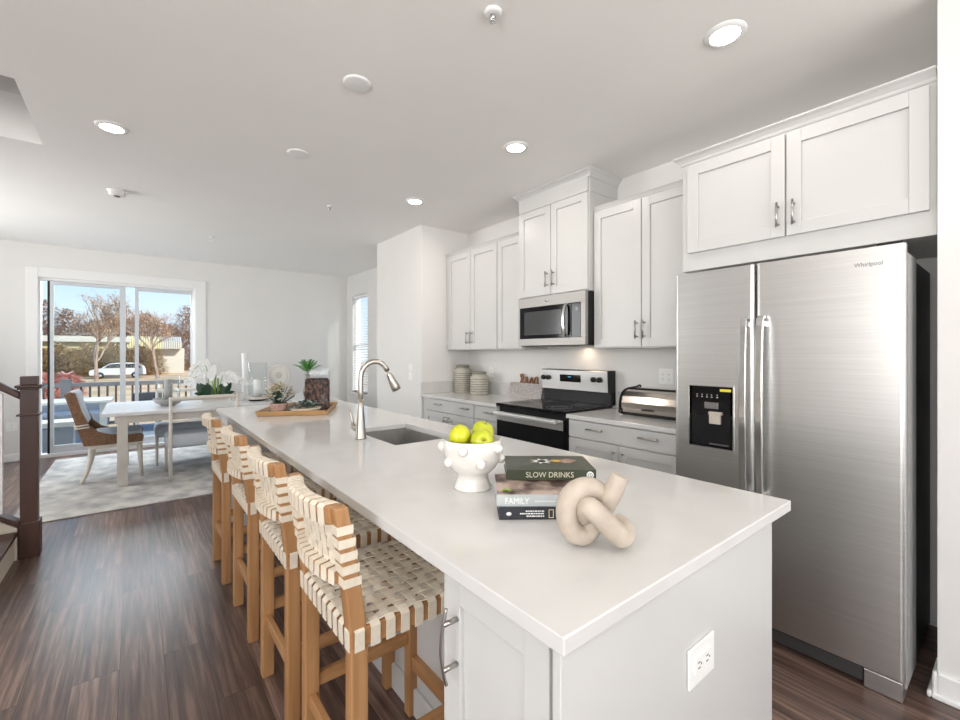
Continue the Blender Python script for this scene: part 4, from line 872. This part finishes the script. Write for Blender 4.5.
for k in range(4): sd_ = -1 if k % 2 else 1; c.leaf((sd_*.1, 0, .075), (sd_, rr.uniform(-.4, .4), .35), .13, .05, .1, (0, 1, .2))
obj('leaves', c, leaf_d, orx)
c = MB(); pc = MB()
for (x0, dx, hgt) in ((-.06, -.10, .47), (-.02, -.02, .40), (.05, .10, .34), (0, -.16, .33), (.07, .17, .26)):
    pth = smooth_path([(x0, 0, .07), (x0+.1*dx, 0, hgt*.6), (x0+.5*dx, -.02, hgt), (x0+1.3*dx, -.05, hgt*.93), (x0+1.9*dx, -.08, hgt*.75)], 5)
    c.tube(pth, .004, 5)
    for q in pth[8:]:
        for rep in range(2):
            q2 = q+Vector((rr.uniform(-.03, .03), rr.uniform(-.03, .03), rr.uniform(-.025, .03))); rot = rr.uniform(0, 1)
            for m_ in range(5): a = 6.28*m_/5+rot; pc.leaf(q2, (math.cos(a), -.35, math.sin(a)), .032, .028, .05, (0, 1, 0))
obj('flower_stem', c, stemm, orx); obj('blossoms', pc, petal, orx)
c = MB(); c.tube([(.0, .0, .07), (.004, 0, .33)], .014, 8); c.tube([(.035, .0, .07), (.036, 0, .28)], .010, 8); obj('bamboo_stake', c, stemm, orx)
tp = thing('tall_vase', 'slim tall white bottle vase behind the lantern on the table', 'vase', (1.15, 6.48, TT)); c = MB(); c.lathe([(.0001, 0), (.042, 0), (.040, .06), (.030, .30), (.036, .55), (.043, .60), (.038, .60), (.028, .5), (.0001, .4)], (0, 0, 0), 20); obj('vase_body', c, candle, tp)
h2 = thing('glass_lantern', 'clear glass cylinder with white candle on a dark round base', 'candle holder', (1.23, 6.10, TT))
c = MB(); c.lathe([(.0001, 0), (.10, 0), (.10, .018), (.0001, .018)], (0, 0, 0), 28); obj('base_disc', c, blackpl, h2)
c = MB(); c.lathe([(.0001, .019), (.135, .022), (.140, .055), (.0001, .055)], (0, 0, 0), 28); obj('wood_plinth', c, washed, h2)
c = MB(); c.lathe([(.108, .056), (.111, .48), (.107, .48), (.104, .058)], (0, 0, 0), 30); obj('glass_cylinder', c, glass, h2)
c = MB(); c.lathe([(.0001, .057), (.050, .057), (.050, .265), (.0001, .267)], (0, 0, 0), 20); obj('pillar_candle', c, candle, h2)
nb = thing('angular_dish', 'low white faceted dish beside the orchid planter', 'dish', (1.0, 6.30, TT)); c = MB(); c.prism([(-.03, 0), (.10, 0), (.10, .095), (.02, .095), (-.03, .04)], 1, -.05, .05); obj('dish_body', c, whitec, nb, .004)
ds = thing('disc_sculpture', 'round pale textured disc ornament standing on the table', 'ornament', (1.56, 6.40, TT), -TH)
c = MB(); c.tube([(0, -.012, .30), (0, .012, .30)], .15, 36); obj('disc', c, mat('linen_disc', (.62, .60, .56), .8, var=.08, scale=70, bump=.4), ds, .006)
c = MB(); c.tube([(0, -.018, .30), (0, -.013, .30)], .045, 24); c.tube([(.12*math.cos(a*.2618), -.014, .30+.12*math.sin(a*.2618)) for a in range(24)], .004, 5, closed=True); obj('centre_boss', c, mat('shell_boss', (.50, .47, .43), .7), ds, .003)
c = MB(); c.box(-.05, .05, -.035, .035, 0, .02); c.tube([(0, 0, .02), (0, 0, .155)], .008, 8); obj('stand', c, washed, ds)
pf = thing('palm_plant', 'small bright green palm fronds in a brown bottle vase', 'plant', (1.92, 6.33, TT))
c = MB(); c.lathe([(.0001, 0), (.055, 0), (.065, .06), (.05, .13), (.028, .19), (.026, .29), (.034, .31), (.022, .31), (.02, .2), (.0001, .1)], (0, 0, 0), 20); obj('vase_body', c, two_tone('brown_vase', (.16, .09, .06), (.45, .38, .33), 14, .5), pf)
c = MB()
for k in range(16):
    a = k*.79+.3; el = .75+.75*((k*7) % 10)/10; d_ = Vector((math.cos(a)*math.cos(el), math.sin(a)*math.cos(el), math.sin(el))); ln = .26
    sp_ = [Vector((0, 0, .31))+d_*ln*s_/6*1.0-Vector((0, 0, 1))*.07*(s_/6)**2 for s_ in range(7)]
    c.tube(sp_, .0018, 4)
    for s_ in range(1, 7):
        sd = d_.cross(Vector((0, 0, 1))).normalized()
        for sg_ in (-1, 1): c.leaf(sp_[s_], (sd*sg_*.8+d_), .085*(1.2-s_/9), .022, .3)
obj('fronds', c, leaf_g, pf)
# ---------------------------------------------------------------- stairs
tread_m = newelm
drywall = mat('stair_panel', (.66, .60, .50), .6, var=.02)
c = MB(); d_ = MB()
for i in range(9):
    x1_ = -.615-.26*i; x0_ = x1_-.28; z = .188*(i+1)
    if x0_ < XL: break
    c.box(max(x0_, XL), x1_, 3.30, 4.115, 0 if i == 0 else z-.188, z-.028)
struct('trim_1', c, drywall)
for i in range(8):
    x1_ = -.595-.26*i; x0_ = x1_-.285; z = .188*(i+1); d_.box(max(x0_, XL), x1_, 3.28, 4.115, z-.027, z)
struct('trim_2', d_, tread_m, .006)
def rise(x): return .188*(-.60-x)/.26
c = MB(); c.prism([(-.60, 0), (-.60, .21), (XL, rise(XL)+.25), (XL, 0)], 1, 4.117, 4.19); struct('wall_stringer', c, drywall)
c = MB(); c.prism([(-.59, .212), (-.59, .245), (XL, rise(XL)+.285), (XL, rise(XL)+.252)], 1, 4.105, 4.20); struct('trim_3', c, newelm, .003)
n = thing('newel_post', 'dark stained square newel post at the foot of the stairs', 'newel post', (-.548, 4.17, 0)); off = n.location.copy()
NX0, NX1, NY0, NY1 = -.59, -.507, 4.128, 4.211
obj('shaft', MB(off).box(NX0, NX1, NY0, NY1, .0, 1.14), newelm, n, .003)
obj('base_box', MB(off).box(NX0-.004, NX1+.012, NY0-.012, NY1+.012, 0, .235), newelm, n, .004)
c = MB(off); c.box(NX0-.022, NX1+.022, NY0-.022, NY1+.022, 1.125, 1.142); c.box(NX0-.012, NX1+.012, NY0-.012, NY1+.012, 1.112, 1.125); c.box(NX0, NX1, NY0, NY1, 1.142, 1.20); obj('cap', c, newelm, n, .004); obj('collar', MB(off).box(NX0-.016, NX1+.016, NY0-.016, NY1+.016, .938, .95), newelm, n, .004)
c = MB(); sl = .188/.26
c.prism([(-.59, 1.045), (-.59, 1.095), (XL+.01, 1.095+sl*2.3), (XL+.01, 1.045+sl*2.3)], 1, 4.14, 4.20); h_ = obj('stair_handrail', c, newelm, bevel=.01, seg=3); tag(h_, 'dark stained stair handrail running up from the newel post', 'handrail')
bal = obj('baluster', MB().box(-.700, -.670, 4.145, 4.177, .30, 1.09), trim_m, bevel=.002); tag(bal, 'white square stair baluster standing beside the newel post', 'baluster', 'white balusters of the stair railing')
for i in range(1, 8):
    o = bal.copy(); COL.objects.link(o); o.location = bal.location+Vector((-.115*i, 0, sl*.115*i)); o['label'] = 'white square stair baluster further up the flight, outside the view'
# ---------------------------------------------------------------- outside
deckm = mat('deck_boards', (.34, .35, .36), .7, var=.15, scale=6, stretch=(.3, 8, 1))
raily = mat('rail_paint', (.30, .27, .24), .6); balm = mat('rail_baluster', (.16, .10, .07), .6)
struct('trim_4', MB().box(-4, 4, YF+.16, 11.1, -.14, -.06), deckm)
def gr(name, col1, col2, s, box):
    struct(name, MB().box(*box), two_tone(name+'_m', col1, col2, s, .95, lo=.4, hi=.6, bump=0))
gr('ground', (.62, .40, .20), (.82, .58, .34), .35, (-90, 90, 8.2, 160, -1.9, -1.3))
RY = 11.0
t = thing('deck_railing', 'dark deck railing with square posts and thin balusters outside the glass door', 'railing', (0, RY, -.06)); off = t.location.copy()
obj('top_rail', MB(off).box(-4, 4, RY-.05, RY+.05, .74, .815), raily, t, .004); obj('bottom_rail', MB(off).box(-4, 4, RY-.03, RY+.03, .0, .06), raily, t)
x = -3.9; i = 0
while x < 3.9:
    if abs(x+.98) > .1: 
        if -2 < x < 2.2: obj('baluster', MB(off).box(x-.016, x+.016, RY-.016, RY+.016, .06, .74), balm, t)
    x += .125
for px_ in (-3.95, -.98, 1.0, 3.95): obj('post', MB(off).box(px_-.07, px_+.07, RY-.07, RY+.07, -.06, .86).box(px_-.085, px_+.085, RY-.085, RY+.085, .86, .885), raily, t, .004)
# patio furniture
wm = mat('weathered_white', (.66, .63, .58), .5, var=.05); gm = mat('woven_grey', (.33, .34, .36), .8, var=.1, scale=60)
t = thing('patio_table', 'pale rectangular patio table on the deck outside the door', 'table', (-.9, 9.25, -.06)); off = t.location.copy()
obj('tabletop', MB(off).box(-1.75, -.27, 8.9, 9.6, .60, .64), wm, t, .004)
for x in (-1.65, -.42):
    for y in (8.96, 9.48): obj('leg', MB(off).box(x, x+.07, y, y+.06, -.06, .60), wm, t)
t = thing('patio_bench', 'grey patio bench with pale seat in front of the patio table', 'bench', (-1.0, 8.55, -.06)); off = t.location.copy()
obj('seat', MB(off).box(-1.8, -.62, 8.35, 8.72, .33, .41), wm, t, .015, 3); obj('base', MB(off).box(-1.75, -.67, 8.4, 8.68, -.06, .328), gm, t, .01)
t = thing('patio_chair', 'dark wicker patio chair at the far side of the deck', 'chair', (.19, 10.2, -.06)); off = t.location.copy()
dk = mat('charcoal_wicker', (.05, .05, .055), .7, var=.3, scale=50)
obj('seat', MB(off).box(-.02, .40, 9.9, 10.5, .25, .38), dk, t, .02); obj('backrest', MB(off).box(-.02, .40, 9.86, 9.95, .38, .66), dk, t, .03, 3)
for s in (-.02, .34): obj('armrest', MB(off).box(s, s+.06, 9.9, 10.5, .38, .58), dk, t, .01)
for x in (-.01, .34):
    for y in (9.9, 10.44): obj('leg', MB(off).box(x, x+.05, y, y+.05, -.06, .25), dk, t)
t = thing('patio_sofa', 'long low grey patio sofa seen through the glass behind the table', 'sofa', (.2, 10.55, -.06)); off = t.location.copy()
obj('backrest', MB(off).box(-1.3, -.35, 10.45, 10.6, .2, .52), gm, t, .03, 3); obj('seat', MB(off).box(-1.3, -.35, 9.95, 10.44, .12, .36), gm, t, .03, 3); obj('base', MB(off).box(-1.25, -.4, 10.0, 10.55, -.06, .12), gm, t)
# car
GZ = -1.3
t = thing('parked_car', 'white minivan parked across the street beyond the deck', 'car', (-1.35, 63, GZ)); off = Vector((0, 0, 0))
carw = mat('car_white', (.62, .62, .62), .25, var=.01); dkg = mat('car_glass', (.03, .035, .04), .1); tyre = mat('tyre', (.02, .02, .02), .8)
prof = [(-2.4, .35), (-2.45, .75), (-2.30, .95), (-1.45, 1.12), (-.75, 1.62), (.2, 1.74), (1.7, 1.70), (2.25, 1.30), (2.40, .95), (2.42, .38)]
c = MB(); c.prism(prof, 1, -.9, .9); obj('body', c, carw, t, .06, 3)
c = MB(); c.prism([(-1.25, 1.14), (-.70, 1.55), (.15, 1.60), (.15, 1.14)], 1, -.93, .93); c.prism([(.25, 1.14), (.25, 1.60), (1.65, 1.58), (1.95, 1.2), (1.9, 1.14)], 1, -.93, .93); obj('side_window', c, dkg, t)
for x in (-1.55, 1.45):
    for s in (-1, 1):
        c = MB(); c.tube([(x, s*.72, .35), (x, s*.94, .35)], .35, 20); w_ = obj('wheel', c, tyre, t); c = MB(); c.tube([(x, s*.90, .35), (x, s*.955, .35)], .20, 16); obj('hubcap', c, chrome, w_)
# buildings
t = thing('long_carport', 'long low tan building with a pale flat roof edge behind the trees', 'building', (-8, 77, GZ)); off = t.location.copy()
tanm = mat('tan_siding', (.62, .50, .26), .8, var=.1, scale=.5); wf = mat('white_fascia', (.58, .54, .46), .6)
obj('wall', MB(off).box(-26, -1.0, 74, 80, GZ, 2.9), tanm, t); obj('roof', MB(off).box(-26.6, -.4, 73.2, 80.6, 2.9, 3.6), wf, t)
for x in (-18, -13.5, -9, -4.5): obj('window', MB(off).box(x, x+1.6, 73.95, 74.02, .2, 1.7), dkg, t)
t = thing('shop_building', 'cream building with yellow ribbed awning beyond the parked car', 'building', (2.5, 78, GZ)); off = t.location.copy()
obj('wall', MB(off).box(-.4, 5.6, 75, 81, GZ, 2.2), wf, t); aw = MB(off)
ya = mat('yellow_awning', (.70, .62, .34), .7)
for k in range(24): aw.mi = 0 if k < 15 else 1; aw.prism([(73.6, 2.1), (73.6, 3.1), (75.2, 3.8), (75.2, 2.1)], 0, -.75+.25*k, -.75+.25*k+.2)
obj('awning', aw, [ya, wf], t); obj('doorway', MB(off).box(.9, 2.2, 74.95, 75.02, GZ, 1.3), dkg, t)
# trees
bark = mat('bare_bark', (.36, .26, .20), .9, var=.3, scale=3); rust = mat('rust_leaf', (.62, .42, .27), .8, var=.35, scale=.8)
def tree_mesh(seed, hgt, lean=.9, leaves=2600):
    r = random.Random(seed); tr = MB(); lf = MB()
    def grow(p, d, l, rad, depth):
        if depth == 0: return
        pts = [p]; q = p.copy(); dd = d.copy()
        for i in range(3):
            dd = (dd+Vector((r.uniform(-.18, .18), r.uniform(-.18, .18), r.uniform(-.05, .12)))).normalized(); q = q+dd*l/3; pts.append(q.copy())
        tr.tube(pts, [rad, rad*.85, rad*.72, rad*.6], 5 if depth > 4 else 3, ends=False)
        n = 3 if depth > 2 else 2
        for k in range(n):
            a = r.uniform(0, 6.28); sp_ = r.uniform(.35, .85)
            nd = (dd+Vector((math.cos(a)*sp_, math.sin(a)*sp_, r.uniform(-.1, .3)))).normalized()
            grow(pts[r.choice((1, 2, 3, 3)) if depth < 6 else r.choice((2, 3, 3))], nd, l*r.uniform(.6, .82), rad*.62, depth-1)
        if depth <= 2 and leaves:
            for k in range(3):
                c_ = pts[-1]+Vector((r.uniform(-.25, .25), r.uniform(-.25, .25), r.uniform(-.25, .25))); lf.leaf(c_, (r.uniform(-1, 1), r.uniform(-1, 1), r.uniform(-1, .3)), .13, .07, .1)
    grow(Vector((0, 0, 0)), Vector((0, 0, 1)), hgt*.30, hgt*.022, 7)
    return tr, lf
protos = []
for i, (sd, hg) in enumerate(((11, 8.2), (23, 7.6), (37, 8.0))):
    tr, lf = tree_mesh(sd, hg); t = thing('bare_tree', 'tree', 'tree', (0, 0, GZ), 0, 'brown winter trees beyond the street')
    obj('trunk', tr, bark, t); obj('dry_leaves', lf, rust, t); protos.append(t)
index_children()
spots = [(-2.86, 56, 1.12, 0, 'bare winter tree with dark trunk standing in front of the white minivan'), (2.07, 60, 1.2, 1, 'bare winter tree with tall forked crown right of the centre door stile')]
rt = random.Random(9)
for k in range(7): spots.append((-18+5.8*k+rt.uniform(-.6, .6), 88+rt.uniform(-2, 8), 1.12+rt.uniform(-.12, .15), k % 3, 'rust brown tree in the dense line behind the low buildings'))
used = set()
for k, (x, y, s_, pi_, lb) in enumerate(spots):
    if pi_ not in used and k < 3 or (pi_ not in used): o = protos[pi_]; used.add(pi_)
    else: o = copy_tree(protos[pi_])
    o.location = (x, y, GZ); o.rotation_euler = (0, 0, k*1.7); o.scale = (s_, s_, s_); o['label'] = lb
bushm = two_tone('dry_bush', (.36, .25, .13), (.72, .55, .33), 3, .9, bump=0)
thick = two_tone('rusty_thicket', (.48, .33, .24), (.70, .52, .40), 1.2, .9, bump=0)
redm = two_tone('red_bush', (.68, .32, .27), (.88, .60, .54), 3, .9, bump=0)
def bush(x, y, w, h, m, label, grp, seed, ls=1.0, nn=900):
    r = random.Random(seed); c = MB()
    for k in range(nn):
        a = r.uniform(0, 6.28); e = r.uniform(0, 1.5); R_ = r.random()**.4
        p = Vector((w*R_*math.cos(a)*math.cos(e), w*.6*R_*math.sin(a)*math.cos(e), h*R_*math.sin(e)+.02)); c.leaf(p, (math.cos(a)+r.uniform(-.5, .5), math.sin(a), r.uniform(.1, 1.2)), .34*ls, .12*ls, .2)
    o = obj('shrub', c, m, center=False); o.location = (x, y, GZ); tag(o, label, 'shrub', grp); return o
for k in range(13): bush(-13+1.55*k*.8, 69+(k % 3)*.6, 1.5, 3.2+.6*(k % 2), bushm, 'dry tan shrub in the thicket before the long low building', 'dry shrubs before the low building', 40+k, 1.5)
for k in range(12): bush(-22+2.9*k, 86, 3.6, 7.6+1.5*(k*5 % 3), thick, 'tall rusty brown thicket behind the low buildings', 'brown thicket behind the buildings', 120+k, 1.5, 3200)
for k in range(2): bush(-4.1+1.0*k, 35, .8, 1.5, redm, 'low red shrub beside the lawn just beyond the deck railing', 'low red shrubs', 80+k)
